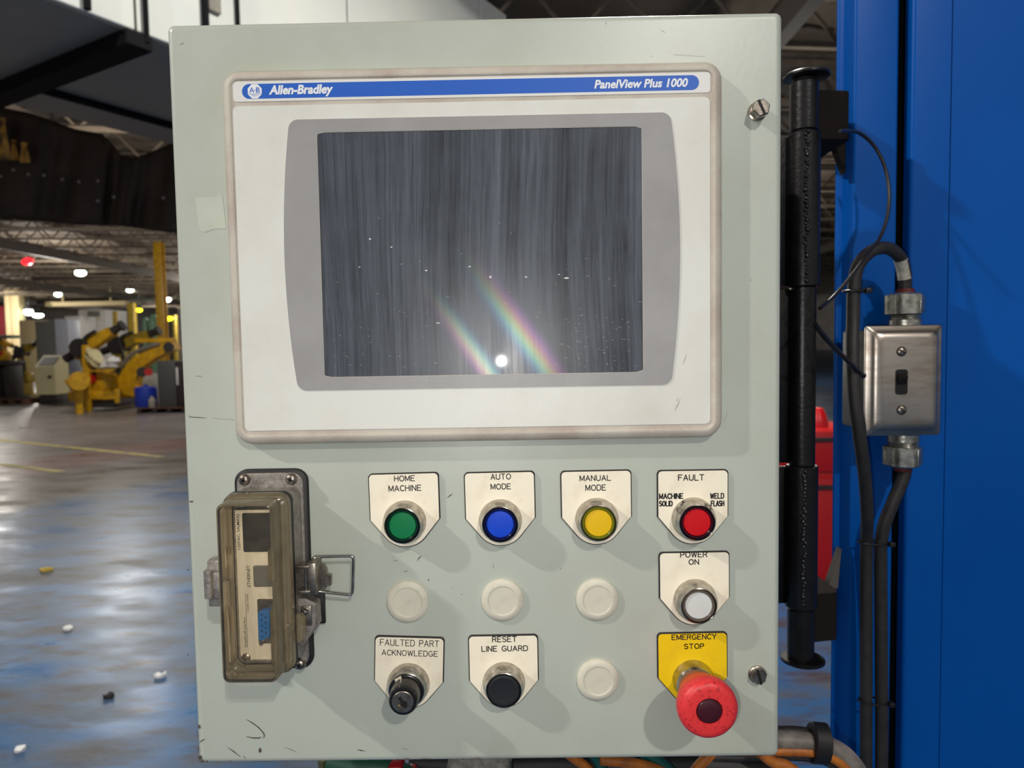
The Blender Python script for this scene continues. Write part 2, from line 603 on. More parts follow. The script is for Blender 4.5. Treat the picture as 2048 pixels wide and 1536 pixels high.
GL = {
    'A': [[(0, 0), (.33, 1), (.66, 0)], [(.11, .34), (.55, .34)]],
    'C': [arc(.34, .5, .34, .5, 42, 318, 14)],
    'D': [[(0, 0), (0, 1), (.3, 1)] + arc(.3, .66, .32, .34, 90, 0, 5) + arc(.3, .34, .32, .34, 0, -90, 5) + [(0, 0)]],
    'E': [[(.58, 0), (0, 0), (0, 1), (.58, 1)], [(0, .52), (.46, .52)]],
    'F': [[(0, 0), (0, 1), (.58, 1)], [(0, .52), (.46, .52)]],
    'G': [arc(.34, .5, .34, .5, 45, 300, 14) + [(.66, .14), (.66, .45), (.4, .45)]],
    'H': [[(0, 0), (0, 1)], [(.6, 0), (.6, 1)], [(0, .52), (.6, .52)]],
    'I': [[(0, 0), (0, 1)]],
    'K': [[(0, 0), (0, 1)], [(.58, 1), (0, .36)], [(.22, .6), (.6, 0)]],
    'L': [[(0, 1), (0, 0), (.54, 0)]],
    'M': [[(0, 0), (0, 1), (.35, .1), (.7, 1), (.7, 0)]],
    'N': [[(0, 0), (0, 1), (.6, 0), (.6, 1)]],
    'O': [arc(.36, .5, .36, .5, 0, 360, 18)],
    'P': [[(0, 0), (0, 1), (.36, 1)] + arc(.36, .74, .23, .26, 90, -90, 8) + [(0, .48)]],
    'R': [[(0, 0), (0, 1), (.36, 1)] + arc(.36, .75, .22, .25, 90, -90, 8) + [(0, .5)], [(.34, .5), (.6, 0)]],
    'S': [arc(.3, .75, .28, .25, 30, 270, 9) + arc(.3, .25, .3, .25, 90, -150, 9)],
    'T': [[(0, 1), (.66, 1)], [(.33, 1), (.33, 0)]],
    'U': [[(0, 1), (0, .32)] + arc(.31, .31, .31, .31, 180, 360, 9) + [(.62, 1)]],
    'V': [[(0, 1), (.33, 0), (.66, 1)]],
    'W': [[(0, 1), (.2, 0), (.42, .9), (.64, 0), (.84, 1)]],
    'Y': [[(0, 1), (.32, .48), (.64, 1)], [(.32, .48), (.32, 0)]],
}


def strokes(bm, text, cx, cz, width, height, d, thick, rot=0.0, depth=0.00012):
    """Engraved line lettering centred on (cx, cz), lying at distance d in front of the panel plane."""
    x = 0.0
    lines = []
    for ch in text:
        if ch == ' ':
            x += 0.62
            continue
        g = GL[ch]
        wd = max(p[0] for l in g for p in l)
        for l in g:
            lines.append([(x + a, b) for a, b in l])
        x += wd + 0.24
    tot = x - 0.24
    sx, sz = width / tot, height
    c, s = math.cos(rot), math.sin(rot)
    for l in lines:
        q = [((a - tot / 2) * sx, (b - .5) * sz) for a, b in l]
        q = [Vector((cx + a * c - b * s, cz + a * s + b * c)) for a, b in q]
        for p0, p1 in zip(q, q[1:]):
            v = p1 - p0
            if v.length < 1e-7:
                continue
            v.normalize()
            nrm = Vector((-v.y, v.x)) * thick / 2
            e = v * thick / 2
            pts = [p0 - e * .4 - nrm, p0 - e + nrm * 0, p0 - e * .4 + nrm, p1 + e * .4 + nrm, p1 + e, p1 + e * .4 - nrm]
            bm.faces.new([bm.verts.new((p.x, -d - depth, p.y)) for p in pts])
    return bm


def text_bm(text, width=None, height=None, bold=0.0, shear=0.0, rot=0.0, ext=0.00008):
    """Printed lettering as a mesh in the panel plane, centred on the origin, scaled to a box."""
    cu = bpy.data.curves.new('lettering', 'FONT')
    cu.body = text
    cu.size = 1
    cu.offset = bold
    cu.shear = shear
    cu.resolution_u = 3
    o = bpy.data.objects.new('lettering', cu)
    C.objects.link(o)
    dg = bpy.context.evaluated_depsgraph_get()
    me = bpy.data.meshes.new_from_object(o.evaluated_get(dg))
    bpy.data.objects.remove(o)
    bpy.data.curves.remove(cu)
    bm = B()
    bm.from_mesh(me)
    bpy.data.meshes.remove(me)
    xs = [v.co.x for v in bm.verts]
    ys = [v.co.y for v in bm.verts]
    x0, x1, y0, y1 = min(xs), max(xs), min(ys), max(ys)
    sx = width / (x1 - x0) if width else None
    sy = height / (y1 - y0) if height else sx
    sx = sx or sy
    c, s = math.cos(rot), math.sin(rot)
    for v in bm.verts:
        a, b = (v.co.x - (x0 + x1) / 2) * sx, (v.co.y - (y0 + y1) / 2) * sy
        v.co = Vector((a * c - b * s, -ext, a * s + b * c))
    return bm


def join(bm, other, off=(0, 0, 0)):
    bmesh.ops.translate(other, verts=other.verts, vec=Vector(off))
    me = bpy.data.meshes.new('tmp')
    other.to_mesh(me)
    other.free()
    bm.from_mesh(me)
    bpy.data.meshes.remove(me)
    return bm


def ribbon(bm, pts, wdt, d):
    """A thin mark along pixels on the panel front, tapered at the ends."""
    q = [pp(x, y, d) for x, y in pts]
    n = len(q)
    L, Rr = [], []
    for i, p in enumerate(q):
        t = (q[min(i + 1, n - 1)] - q[max(i - 1, 0)]).normalized()
        s = Vector((-t.z, 0, t.x)) * (wdt / 2 * (0.35 if i in (0, n - 1) else 1))
        L.append(bm.verts.new(p + s))
        Rr.append(bm.verts.new(p - s))
    for i in range(n - 1):
        bm.faces.new((L[i], L[i + 1], Rr[i + 1], Rr[i]))


def blob(bm, px, py, rx, ry, d, ang=0.0, n=9):
    c = pp(px, py, d)
    pts = []
    for i in range(n):
        a = 2 * PI * i / n
        k = random.uniform(.65, 1.1)
        u, v = rx * k * math.cos(a), ry * k * math.sin(a)
        pts.append(bm.verts.new((c.x + u * math.cos(ang) - v * math.sin(ang), c.y, c.z + u * math.sin(ang) + v * math.cos(ang))))
    bm.faces.new(pts)

# ================================================================ THE SETTING
def floor_material():
    m = bpy.data.materials.new('painted_concrete')
    m.use_nodes = True
    nt = m.node_tree
    L = nt.links.new
    b = nt.nodes['Principled BSDF']
    tc = nd(nt, 'ShaderNodeTexCoord')
    pa, pb = on_z(0, 1028, 0), on_z(335, 958, 0)
    t = (pb - pa).normalized()
    nrm = Vector((-t.y, t.x, 0))

    def noise(scale, detail=5.0, rough=0.6, stretch=None, rotz=0.0):
        n = nd(nt, 'ShaderNodeTexNoise', Scale=scale, Detail=detail, Roughness=rough)
        if stretch:
            mp = nd(nt, 'ShaderNodeMapping')
            mp.inputs['Scale'].default_value = stretch
            mp.inputs['Rotation'].default_value = (0, 0, rotz)
            L(tc.outputs['Object'], mp.inputs[0])
            L(mp.outputs[0], n.inputs['Vector'])
        else:
            L(tc.outputs['Object'], n.inputs['Vector'])
        return n

    def ramp(src, a, c, lo=0.0, hi=1.0):
        r = nd(nt, 'ShaderNodeMapRange')
        r.inputs[1].default_value, r.inputs[2].default_value = a, c
        r.inputs[3].default_value, r.inputs[4].default_value = lo, hi
        L(src, r.inputs[0])
        return r.outputs[0]

    def mix(f, a, c):
        x = nd(nt, 'ShaderNodeMix', data_type='RGBA')
        for i, v in ((6, a), (7, c)):
            if isinstance(v, tuple):
                x.inputs[i].default_value = v
            else:
                L(v, x.inputs[i])
        if isinstance(f, float):
            x.inputs[0].default_value = f
        else:
            L(f, x.inputs[0])
        return x.outputs[2]

    def dist(p, n):
        s = nd(nt, 'ShaderNodeVectorMath', operation='SUBTRACT')
        s.inputs[1].default_value = p
        L(tc.outputs['Object'], s.inputs[0])
        q = nd(nt, 'ShaderNodeVectorMath', operation='DOT_PRODUCT')
        q.inputs[1].default_value = n
        L(s.outputs[0], q.inputs[0])
        return q.outputs['Value']

    def madd(a, k, c):
        x = nd(nt, 'ShaderNodeMath', operation='MULTIPLY_ADD')
        x.inputs[1].default_value = k
        L(a, x.inputs[0])
        if isinstance(c, float):
            x.inputs[2].default_value = c
        else:
            L(c, x.inputs[2])
        return x.outputs[0]

    ang = math.atan2(t.y, t.x)
    nz = noise(1.3)
    wob = madd(nz.outputs[0], 1.2, -0.6)
    q = nd(nt, 'ShaderNodeMath', operation='ADD')
    L(dist(pa, nrm), q.inputs[0])
    L(wob, q.inputs[1])
    beyond = ramp(q.outputs[0], -0.25, 0.25)
    # blue paint, worn and tracked with grey-brown dirt along the aisle
    dirt = noise(1.9, 7.0, 0.65, (0.7, 1.7, 1), -ang + 0.35)
    dirt2 = noise(5.0, 6.0, 0.6, (0.6, 1.9, 1), -ang + 0.35)
    blue = mix(ramp(dirt.outputs[0], 0.40, 0.62), srgb(34, 92, 142), srgb(80, 82, 86))
    blue = mix(ramp(dirt2.outputs[0], 0.52, 0.68, 0, 0.85), blue, srgb(64, 56, 54))
    grey = mix(ramp(noise(0.5, 5.0).outputs[0], 0.35, 0.7), srgb(138, 131, 131), srgb(108, 100, 96))
    near = ramp(q.outputs[0], 0.8, 2.2)
    grey = mix(near, srgb(92, 84, 76), grey)
    col = mix(beyond, blue, grey)
    # worn red patch between the yellow lines
    rp = on_z(225, 908, 0)
    d1 = nd(nt, 'ShaderNodeMath', operation='ABSOLUTE')
    L(dist(rp, nrm), d1.inputs[0])
    d2 = nd(nt, 'ShaderNodeMath', operation='ABSOLUTE')
    L(dist(rp, t), d2.inputs[0])
    ra = ramp(d1.outputs[0], 0.5, 0.75, 1, 0)
    rb = ramp(d2.outputs[0], 1.2, 2.4, 1, 0)
    rm = nd(nt, 'ShaderNodeMath', operation='MULTIPLY')
    L(ra, rm.inputs[0])
    L(rb, rm.inputs[1])
    rm2 = nd(nt, 'ShaderNodeMath', operation='MULTIPLY')
    rm2.inputs[1].default_value = 0.55
    L(rm.outputs[0], rm2.inputs[0])
    col = mix(rm2.outputs[0], col, srgb(140, 92, 84))
    L(col, b.inputs['Base Color'])
    L(ramp(dirt.outputs[0], 0.35, 0.7, 0.26, 0.52), b.inputs['Roughness'])
    b.inputs['Specular IOR Level'].default_value = 0.32
    bp = nd(nt, 'ShaderNodeBump', Strength=0.22)
    bp.inputs['Distance'].default_value = 0.02
    L(noise(3.5, 6.0, 0.65, (0.8, 1.3, 1), -ang).outputs[0], bp.inputs['Height'])
    L(bp.outputs[0], b.inputs['Normal'])
    return m


bm = B()
box(bm, -80, 45, -9, 95, -0.2, 0)
fl = obj('floor', bm, floor_material(), kind='structure')


def floor_strip(name, a, b, wdt, m, label=None):
    a, b = on_z(*a, 0), on_z(*b, 0)
    t = (b - a).normalized()
    s = Vector((-t.y, t.x, 0)) * wdt / 2
    bm = B()
    n = 10
    V = []
    for i in range(n + 1):
        p = a.lerp(b, i / n)
        j = s * random.uniform(0.85, 1.1)
        V.append((bm.verts.new((p.x + j.x, p.y + j.y, 0.003)), bm.verts.new((p.x - j.x, p.y - j.y, 0.003))))
    for u, v in zip(V, V[1:]):
        bm.faces.new((u[0], v[0], v[1], u[1]))
    return obj(name, bm, m, fl, label=label)


floor_strip('line_marking', (-60, 874), (325, 914), 0.13, M['yellow_line'])
floor_strip('line_marking', (-60, 921), (124, 944), 0.12, M['yellow_line'])

bm = B()
box(bm, -80, 45, 93, 93.4, 0, 7.2)
wl = obj('wall_far', bm, M['far_wall'], kind='structure')

bm = B()
box(bm, -80, 45, -9, 95, 7.2, 7.4)
ceil = obj('ceiling', bm, M['deck'], kind='structure')

# roof joists: one mesh shared by every row
jd = math.radians(7)
jb = B()
bar(jb, (-62, 0, 0.78), (30, 0, 0.78), 0.12, 0.1)
bar(jb, (-62, 0, 0.0), (30, 0, 0.0), 0.12, 0.1)
k = -62
while k < 29:
    bar(jb, (k, 0, 0), (k + 0.75, 0, 0.78), 0.05)
    bar(jb, (k + 0.75, 0, 0.78), (k + 1.5, 0, 0), 0.05)
    k += 1.5
j0 = obj('roof_joist', jb, M['joist'], ceil, local=True)
rows = [5.5 + 2.7 * i for i in range(32)]
for i, y in enumerate(rows):
    o = j0 if i == 0 else j0.copy()
    if i:
        C.objects.link(o)
        o.parent = ceil
    o.location = (0, y, 6.3)
    o.rotation_euler = (0, 0, jd)
gb = B()
bar(gb, (0, 4, 0), (0, 92, 0), 0.22, 0.5)
g0 = obj('roof_girder', gb, M['joist_dark'], ceil, local=True)
for i, x in enumerate([-46, -34, -22, -10, 4, 16]):
    o = g0 if i == 0 else g0.copy()
    if i:
        C.objects.link(o)
        o.parent = ceil
    o.location = (x, 0, 6.15)
# dark pipe runs under the joists
for i, (a, b2) in enumerate([((66, 558), (340, 540)), ((75, 606), (340, 588)), ((1540, 40), (1720, 5))]):
    y = 46 if i == 0 else (64 if i == 1 else 11)
    bm = B()
    p, q = on_y(*a, y), on_y(*b2, y)
    q.y += 1.0
    cyl(bm, p, q, 0.16 if i < 2 else 0.05, 10)
    obj('pipe_run', bm, M['joist_dark'], ceil)

# ================================================================ CONTROL ENCLOSURE
W2, H2 = 0.4086 / 2, 0.508 / 2
enc = thing('control_enclosure', 'pale grey green steel control enclosure with worn painted door, mounted on black hinge post', 'control panel', (0, 0.02, ZC - H2))


def zc(pts):
    return [(x, z + ZC) for x, z in pts]


def rr(x0, x1, z0, z1, r, n=5):
    return rrect(x0, x1, z0, z1, r, n)


bm = B()
e = (-W2, W2, ZC - H2, ZC + H2)
loft(bm, [(rr(*e, .004), -0.022), (rr(*e, .004), -0.004), (rr(e[0] + .0005, e[1] - .0005, e[2] + .0005, e[3] - .0005, .004), -0.0018),
          (rr(e[0] + .0017, e[1] - .0017, e[2] + .0017, e[3] - .0017, .003), -0.0005), (rr(e[0] + .004, e[1] - .004, e[2] + .004, e[3] - .004, .002), 0.0)])
door = obj('door', bm, M['enclosure'], enc, sharp=60)
bm = B()
box(bm, -W2 + .006, W2 - .006, .0225, .215, ZC - H2 + .006, ZC + H2 - .006, .003)
obj('body', bm, M['enclosure'], enc)


def door_screw(px, py, tilt, d1):
    c = pp(px, py, 0)
    bm = B()
    lathe(bm, [(.0062, 0), (.0062, .0012), (.0046, .002), (.0046, d1 - .003)], c, n=24)
    hexp = [(c.x + .0058 * math.cos(PI / 3 * i + .3), c.z + .0058 * math.sin(PI / 3 * i + .3)) for i in range(6)]
    loft(bm, [(hexp, .002), (hexp, d1 - .0008), ([(c.x + (x - c.x) * .88, c.z + (z - c.z) * .88) for x, z in hexp], d1)])
    s = obj('door_screw', bm, M['nickel'], door)
    bm = B()
    mt = Matrix.Translation((c.x, -d1, c.z)) @ Matrix.Rotation(tilt, 4, 'Y')
    box(bm, -.0052, .0052, -.0003, .0008, -.0008, .0008, mtx=mt)
    obj('slot', bm, M['keyhole'], s)


door_screw(1514, 224, math.radians(66), .0095)
door_screw(1514, 1348, math.radians(75), .005)

bm = B()
q = [pp(x, y, .0001) for x, y in ((390, 396), (403, 394), (423, 395), (444, 389), (448, 421), (452, 457), (428, 458), (408, 465), (399, 460))]
bm.faces.new([bm.verts.new((v.x, -.0002, v.z)) for v in q])
obj('tape_scrap', bm, M['tape'], door)

# scratches and chipped paint of the door
bm = B()
D = .00015
mm = .001
for pts, wd in [(((493, 1439), (505, 1446), (517, 1455), (527, 1466), (529, 1472), (526, 1477)), .9), (((492, 1473), (505, 1476), (518, 1476), (523, 1474)), 1.0),
                (((455, 1495), (466, 1502), (481, 1514)), .9), (((398, 1486), (404, 1481), (410, 1478)), .9), (((487, 1512), (491, 1517)), 1.2),
                (((568, 1495), (582, 1499), (594, 1505)), .4), (((714, 1499), (722, 1501), (730, 1502)), .9), (((804, 1497), (816, 1499)), .6),
                (((376, 831), (380, 834), (398, 835), (412, 836)), .5), (((424, 836), (470, 840)), .35), (((392, 752), (405, 753)), .5), (((401, 738), (407, 740)), .4),
                (((894, 996), (900, 991), (905, 988)), .7), (((834, 1122), (838, 1116), (843, 1111)), .8), (((808, 1144), (816, 1141)), .9), (((787, 1121), (795, 1122)), .7),
                (((360, 89), (368, 86)), .6), (((986, 1125), (987, 1135), (990, 1137)), .3), (((1446, 845), (1456, 823)), .35), (((1212, 42), (1212, 49)), .5)]:
    ribbon(bm, pts, wd * mm, D)
for px, py, rx, ry in [(398, 1453, 1.0, 2.1), (394, 1466, .5, .8), (395, 1472, .5, 1.0), (400, 1516, 1.6, 2.6), (404, 1523, 2.2, 1.0), (414, 1523, .6, 1.0), (461, 1523, .7, .9),
                       (520, 1500, 1.3, 2.0), (435, 1525, 1.0, .4), (569, 1523, 1.0, .4), (383, 1003, 1.6, .7), (857, 1160, .8, .7), (904, 1175, .4, .4), (923, 1189, .4, .3),
                       (1502, 560, .3, .4), (796, 1519, .9, .5), (815, 1518, 1.6, .6), (850, 1518, 5.0, .4), (955, 1517, 3.0, .5), (926, 1518, .9, .4), (396, 1498, .5, 1.6),
                       (1121, 1137, .4, .4), (376, 1310, .5, .7), (376, 1140, .4, .8)]:
    blob(bm, px, py, rx * mm, ry * mm, D)
tag(obj('paint_chips', bm, M['chip'], door), kind='stuff')
bm = B()
for pts, wd in [(((1346, 109), (1375, 110), (1410, 113)), .7), (((1322, 60), (1330, 64)), 1.2), (((1300, 112), (1305, 113)), .9), (((695, 1299), (708, 1304)), .7)]:
    ribbon(bm, pts, wd * mm, D)
tag(obj('pale_scuffs', bm, M['scuff'], door), kind='stuff')

# ================================================================ OPERATOR TERMINAL
tl, tr_, br, bl = pp(445, 146, .004), pp(1442, 124, .004), pp(1443.5, 874, .004), pp(474, 890, .004)
X0, X1 = (tl.x + bl.x) / 2, (tr_.x + br.x) / 2
Z0, Z1 = (bl.z + br.z) / 2, (tl.z + tr_.z) / 2
term = thing('operator_terminal', 'beige framed touchscreen terminal with dusty dark screen and blue name banner', 'touchscreen', ((X0 + X1) / 2, 0, Z0))


def inset(i, r):
    return rrect(X0 + i, X1 - i, Z0 + i, Z1 - i, max(r - i, .0015), 10)


bm = B()
RB = .0125
loft(bm, [(inset(0.0006, RB), 0), (inset(0, RB), .001), (inset(0.0002, RB), .0045), (inset(.0010, RB), .0072), (inset(.0026, RB), .0092), (inset(.0050, RB), .0103),
          (inset(.0066, RB), .0105), (inset(.0071, RB), .0101), (inset(.0073, RB), .0094)])
bez = obj('bezel', bm, M['bezel'], term, sharp=50)


def panel_rect(px, d):                       # px = TL, TR, BR, BL corners in the photograph
    a = [pp(*p, d) for p in px]
    return ((a[0].x + a[3].x) / 2, (a[1].x + a[2].x) / 2, (a[2].z + a[3].z) / 2, (a[0].z + a[1].z) / 2)


bn = panel_rect(((465, 163.5), (1420, 144), (1421, 184), (467, 204.5)), .0098)
bm = B()
loft(bm, [(rrect(*bn, .0022, 6), .0092), (rrect(*bn, .0022, 6), .0098)])
banner = obj('banner', bm, M['banner'], term)
sd = panel_rect(((484, 168), (1398, 150), (1398, 180), (484, 200)), .0098)
sd = (sd[0], sd[1], bn[2] + .0017, bn[3] - .0017)
bm = B()
loft(bm, [(rrect(*sd, .0095, 10), .0098), (rrect(*sd, .0095, 10), .00985)])
obj('blue_stripe', bm, M['blue_print'], banner)
hz = (sd[2] + sd[3]) / 2
hh = sd[3] - sd[2]
c = pp(509.5, 183.5, .0099)
bm = B()
oc = [(c.x + hh * .52 * math.cos(PI / 8 + PI / 4 * i), hz + hh * .52 * math.sin(PI / 8 + PI / 4 * i)) for i in range(8)]
loft(bm, [(oc, .00985), (oc, .0099)])
obj('logo_octagon', bm, M['white_print'], banner)
bm = B()
join(bm, text_bm('A', height=hh * .36, bold=0.0), (c.x - hh * .2, -.0099, hz + hh * .08))
join(bm, text_bm('B', height=hh * .36, bold=0.01), (c.x + hh * .22, -.0099, hz + hh * .08))
box(bm, c.x - hh * .03, c.x + hh * .05, -.01, -.0099, hz + hh * .05, hz + hh * .1)
box(bm, c.x - hh * .48, c.x + hh * .48, -.01, -.0099, hz - hh * .19, hz - hh * .17)
join(bm, text_bm('QUALITY', width=hh * .44, height=hh * .1), (c.x, -.0099, hz - hh * .29))
obj('logo_lettering', bm, M['blue_print'], banner)
bm = B()
a, b2 = pp(537.5, 183, .0099), pp(666.5, 183, .0099)
join(bm, text_bm('Allen-Bradley', width=b2.x - a.x, height=hh * .82, bold=.04, shear=.2), ((a.x + b2.x) / 2, -.0099, hz - hh * .03))
obj('lettering', bm, M['white_print'], banner)
bm = B()
a, b2 = pp(1188.5, 168, .0099), pp(1376, 168, .0099)
join(bm, text_bm('PanelView Plus 1000', width=b2.x - a.x, height=hh * .6, bold=.032, shear=.2), ((a.x + b2.x) / 2, -.0099, hz + hh * .01))
obj('lettering', bm, M['white_print'], banner)

ov = panel_rect(((466, 213.5), (1420, 193), (1420, 846), (489, 863.5)), .0098)
bm = B()
loft(bm, [(rrect(*ov, .0035, 8), .0092), (rrect(*ov, .0035, 8), .0098)])
overlay = obj('front_membrane', bm, M['overlay'], term)
# scuffs of the membrane
bm = B()
for pts, wd in [(((1366, 729), (1370, 718), (1373, 708)), .3), (((1349, 822), (1355, 811), (1361, 797)), .35), (((1353, 803), (1356, 796)), .5)]:
    ribbon(bm, pts, wd * mm, .0099)
tag(obj('scuff_marks', bm, M['chip'], overlay), kind='stuff')

sr = panel_rect(((632, 265.5), (1284.5, 253.5), (1284.5, 743), (652, 755)), .0098)
g = panel_rect(((576, 241), (1342, 224), (1340, 768), (600, 782)), .0098)
sx0 = sr[0] - (pp(632, 400, .0098).x - pp(572, 400, .0098).x)


def bulged(n=96):
    """Grey surround: straight top and bottom, sides bowing outwards."""
    x0, x1, z0, z1 = g
    r, bow = .0055, .0062
    pts = []
    base = rrect(x0, x1, z0, z1, r, 11)
    cz_, hz_ = (z0 + z1) / 2, (z1 - z0) / 2
    out = []
    P = [Vector(p) for p in base]
    per = []
    for i in range(len(P)):
        a, b_ = P[i], P[(i + 1) % len(P)]
        k = max(1, int((b_ - a).length / .006))
        for j in range(k):
            per.append(a.lerp(b_, j / k))
    for p in per:
        f = 1 - ((p.y - cz_) / hz_) ** 2
        s = 1 if p.x > (x0 + x1) / 2 else -1
        edge = min(1, max(0, (abs(p.x - (x0 + x1) / 2) - (x1 - x0) * .35) / ((x1 - x0) * .15)))
        out.append((p.x + s * bow * f * edge, p.y))
    return out


gb_ = bulged()
# screen window outline with one point per point of the surround, in the same direction from its centre
scx, scz = (sr[0] + sr[1]) / 2, (sr[2] + sr[3]) / 2


def ray_rrect(ang, x0, x1, z0, z1, r):
    dx, dz = math.cos(ang), math.sin(ang)
    hx, hz_ = (x1 - x0) / 2, (z1 - z0) / 2
    t = min(hx / abs(dx) if dx else 9, hz_ / abs(dz) if dz else 9)
    x, z = t * dx, t * dz
    if abs(x) > hx - r and abs(z) > hz_ - r:         # rounded corner
        cx, cz = math.copysign(hx - r, x), math.copysign(hz_ - r, z)
        bq = dx * cx + dz * cz
        disc = bq * bq - (cx * cx + cz * cz - r * r)
        if disc > 0:
            t = bq + math.sqrt(disc)
            x, z = t * dx, t * dz
    return (scx + x, scz + z)


inn = [ray_rrect(math.atan2(z - scz, x - scx), *sr, .0022) for x, z in gb_]
inn2 = [ray_rrect(math.atan2(z - scz, x - scx), sr[0] - .00025, sr[1] + .00025, sr[2] - .00025, sr[3] + .00025, .0024) for x, z in gb_]
bm = B()
frame_ring(bm, gb_, inn2, .0098, .0104)
obj('grey_surround', bm, M['overlay_grey'], term)
bm = B()
frame_ring(bm, inn2, inn, .0098, .01025)
obj('window_edge', bm, M['bezel'], term)
bm = B()
loft(bm, [(rrect(sr[0] - .0004, sr[1] + .0004, sr[2] - .0004, sr[3] + .0004, .0022, 6), .0098), (rrect(sr[0] - .0004, sr[1] + .0004, sr[2] - .0004, sr[3] + .0004, .0022, 6), .0099)])
screen = obj('screen', bm, M['screen'], term)
bm = B()
rs = random.Random(3)
for i in range(150):                                   # fine scratches, denser low down
    if i < 70:
        px, py = rs.uniform(660, 1275), 745 - abs(rs.gauss(0, 130))
    else:
        px, py = rs.gauss(1190, 60), rs.gauss(690, 40)
    if not (655 < px < 1278 and 300 < py < 742):
        continue
    a = rs.uniform(-.5, .9)
    l = rs.choice([2, 3, 3, 4, 6])
    ribbon(bm, ((px, py), (px + l * math.cos(a), py + l * math.sin(a))), rs.uniform(.15, .4) * mm, .00995)
for px, py, rx, ry in [(1133, 556, 2.0, .7), (1052, 554, 1.0, .5), (981, 554, .9, 1.0), (869 + 70, 533, 1.0, .5), (876, 646, 1.5, .4), (740, 478, .9, .5), (783, 494, 1.0, .4), (719, 534, .6, .4), (852, 541, .9, .6), (1118, 549, .8, .4)]:
    blob(bm, px, py, rx * mm, ry * mm, .00995)
tag(obj('screen_scratches', bm, M['scuff'], screen), kind='stuff')

# ================================================================ PUSH BUTTONS
PXM = 1 / 2939.0                           # metres per pixel on the panel front


def legend(root, cx, cz, face, lines, rot, top=.0336, m='legend_white'):
    hw, sh, r = .0243, .0014, .0181
    # tangent from the shoulder to the round foot
    d = math.hypot(hw, sh)
    al = math.acos(r / d)
    a0 = math.atan2(sh, hw) - al

    def outline(i):
        pts = []
        for x, s in ((hw - i, 1), (-hw + i, -1)):
            pass
        rc = .0028
        tp = top - i
        for k in range(6):
            a = PI / 2 * k / 5
            pts.append((hw - i - rc + rc * math.cos(a), tp - rc + rc * math.sin(a)))
        for k in range(6):
            a = PI / 2 + PI / 2 * k / 5
            pts.append((-hw + i + rc + rc * math.cos(a), tp - rc + rc * math.sin(a)))
        pts.append((-hw + i, sh))
        n = 22
        s0, s1 = PI - a0, 2 * PI + a0
        for k in range(n + 1):
            a = s0 + (s1 - s0) * k / n
            pts.append(((r - i) * math.cos(a), (r - i) * math.sin(a)))
        pts.append((hw - i, sh))
        c, s = math.cos(rot), math.sin(rot)
        return [(cx + x * c - z * s, cz + x * s + z * c) for x, z in pts]

    bm = B()
    loft(bm, [(outline(0), 0), (outline(0), .0012), (outline(.0007), .0019)])
    lp = obj('legend_plate', bm, M['legend_core'], root)
    bm = B()
    loft(bm, [(outline(.0007), .0019), (outline(.00075), .0021)])
    obj('face_layer', bm, M[m], lp)
    bm = B()
    for t, x0, x1, y0, y1, th in lines:
        c = pp((x0 + x1) / 2, (y0 + y1) / 2, .0021)
        strokes(bm, t, c.x, c.z, (x1 - x0 - 1.6) * PXM, (y1 - y0 - 1.6) * PXM, .0021, th * mm, rot)
    obj('lettering', bm, M['engraved'], lp)
    return lp


def ring(root, cx, cz, d1=.0138):
    bm = B()
    lathe(bm, [(.0147, .002), (.0147, .0034), (.0141, .0046), (.0137, .0088), (.0131, .0098), (.0125, d1 - .0014), (.0122, d1 - .0003), (.0117, d1), (.0111, d1 - .0007), (.0109, d1 - .004)],
          (cx, 0, cz), n=64, cap1=False)
    return obj('chrome_ring', bm, M['chrome'], root, sharp=28)


def push_button(px, py, label, colour, lines, rot, lens=True, kind='push button', face='legend_white', group='push buttons with legend plates'):
    c = pp(px, py, .002)
    t = thing('push_button', label, kind, (c.x, 0, c.z), group)
    legend(t, c.x, c.z, face, lines, math.radians(rot), m=face)
    ring(t, c.x, c.z)
    o = Vector((c.x, 0, c.z))
    if lens:
        bm = B()
        lathe(bm, [(.0109, .009), (.0109, .0134), (.0105, .0141), (.0099, .0141), (.0091, .0128)], o, n=64, cap1=False)
        obj('guard_ring', bm, M[colour + '_guard'], t)
        bm = B()
        lathe(bm, [(.0092, .009), (.0092, .0126), (.0088, .0131), (.005, .0133)], o, n=56)
        obj('lens_cap', bm, M[colour + '_cap'], t)
    else:
        bm = B()
        lathe(bm, [(.0109, .009), (.0109, .0137), (.0105, .0146), (.0096, .0149), (.0085, .0147), (.003, .0145)], o, n=64)
        obj('cap', bm, M['black_cap'], t)
    return t


push_button(810, 1043, 'green push button under the home machine legend plate', 'green', [('HOME', 788, 830, 950.7, 962.8, .58), ('MACHINE', 776.7, 843, 970, 982.5, .58)], .7)
push_button(1001, 1040.5, 'blue push button under the auto mode legend plate', 'blue', [('AUTO', 981, 1022, 947, 959.4, .58), ('MODE', 981, 1022, 967, 979, .58)], .5)
push_button(1193.3, 1038, 'yellow push button under the manual mode legend plate', 'yellow', [('MANUAL', 1159, 1222, 950, 962, .58), ('MODE', 1170.6, 1212, 969, 981.5, .58)], .3)
push_button(1386, 1037, 'red indicator button on the fault legend plate reading machine solid and weld flash', 'red',
            [('FAULT', 1356, 1408.5, 948.7, 961.4, .65), ('MACHINE', 1318, 1366.7, 986.6, 998, .75), ('SOLID', 1318, 1345, 1001.6, 1012.7, .75), ('WELD', 1420, 1448, 986, 997.5, .7), ('FLASH', 1421.5, 1448.5, 1001, 1012.6, .75)], 0)
push_button(1389.4, 1199.7, 'white lens push button with smoky rim under the power on legend plate', 'white', [('POWER', 1360, 1414.7, 1103, 1115, .62), ('ON', 1377, 1398, 1118, 1129.6, .62)], .3)
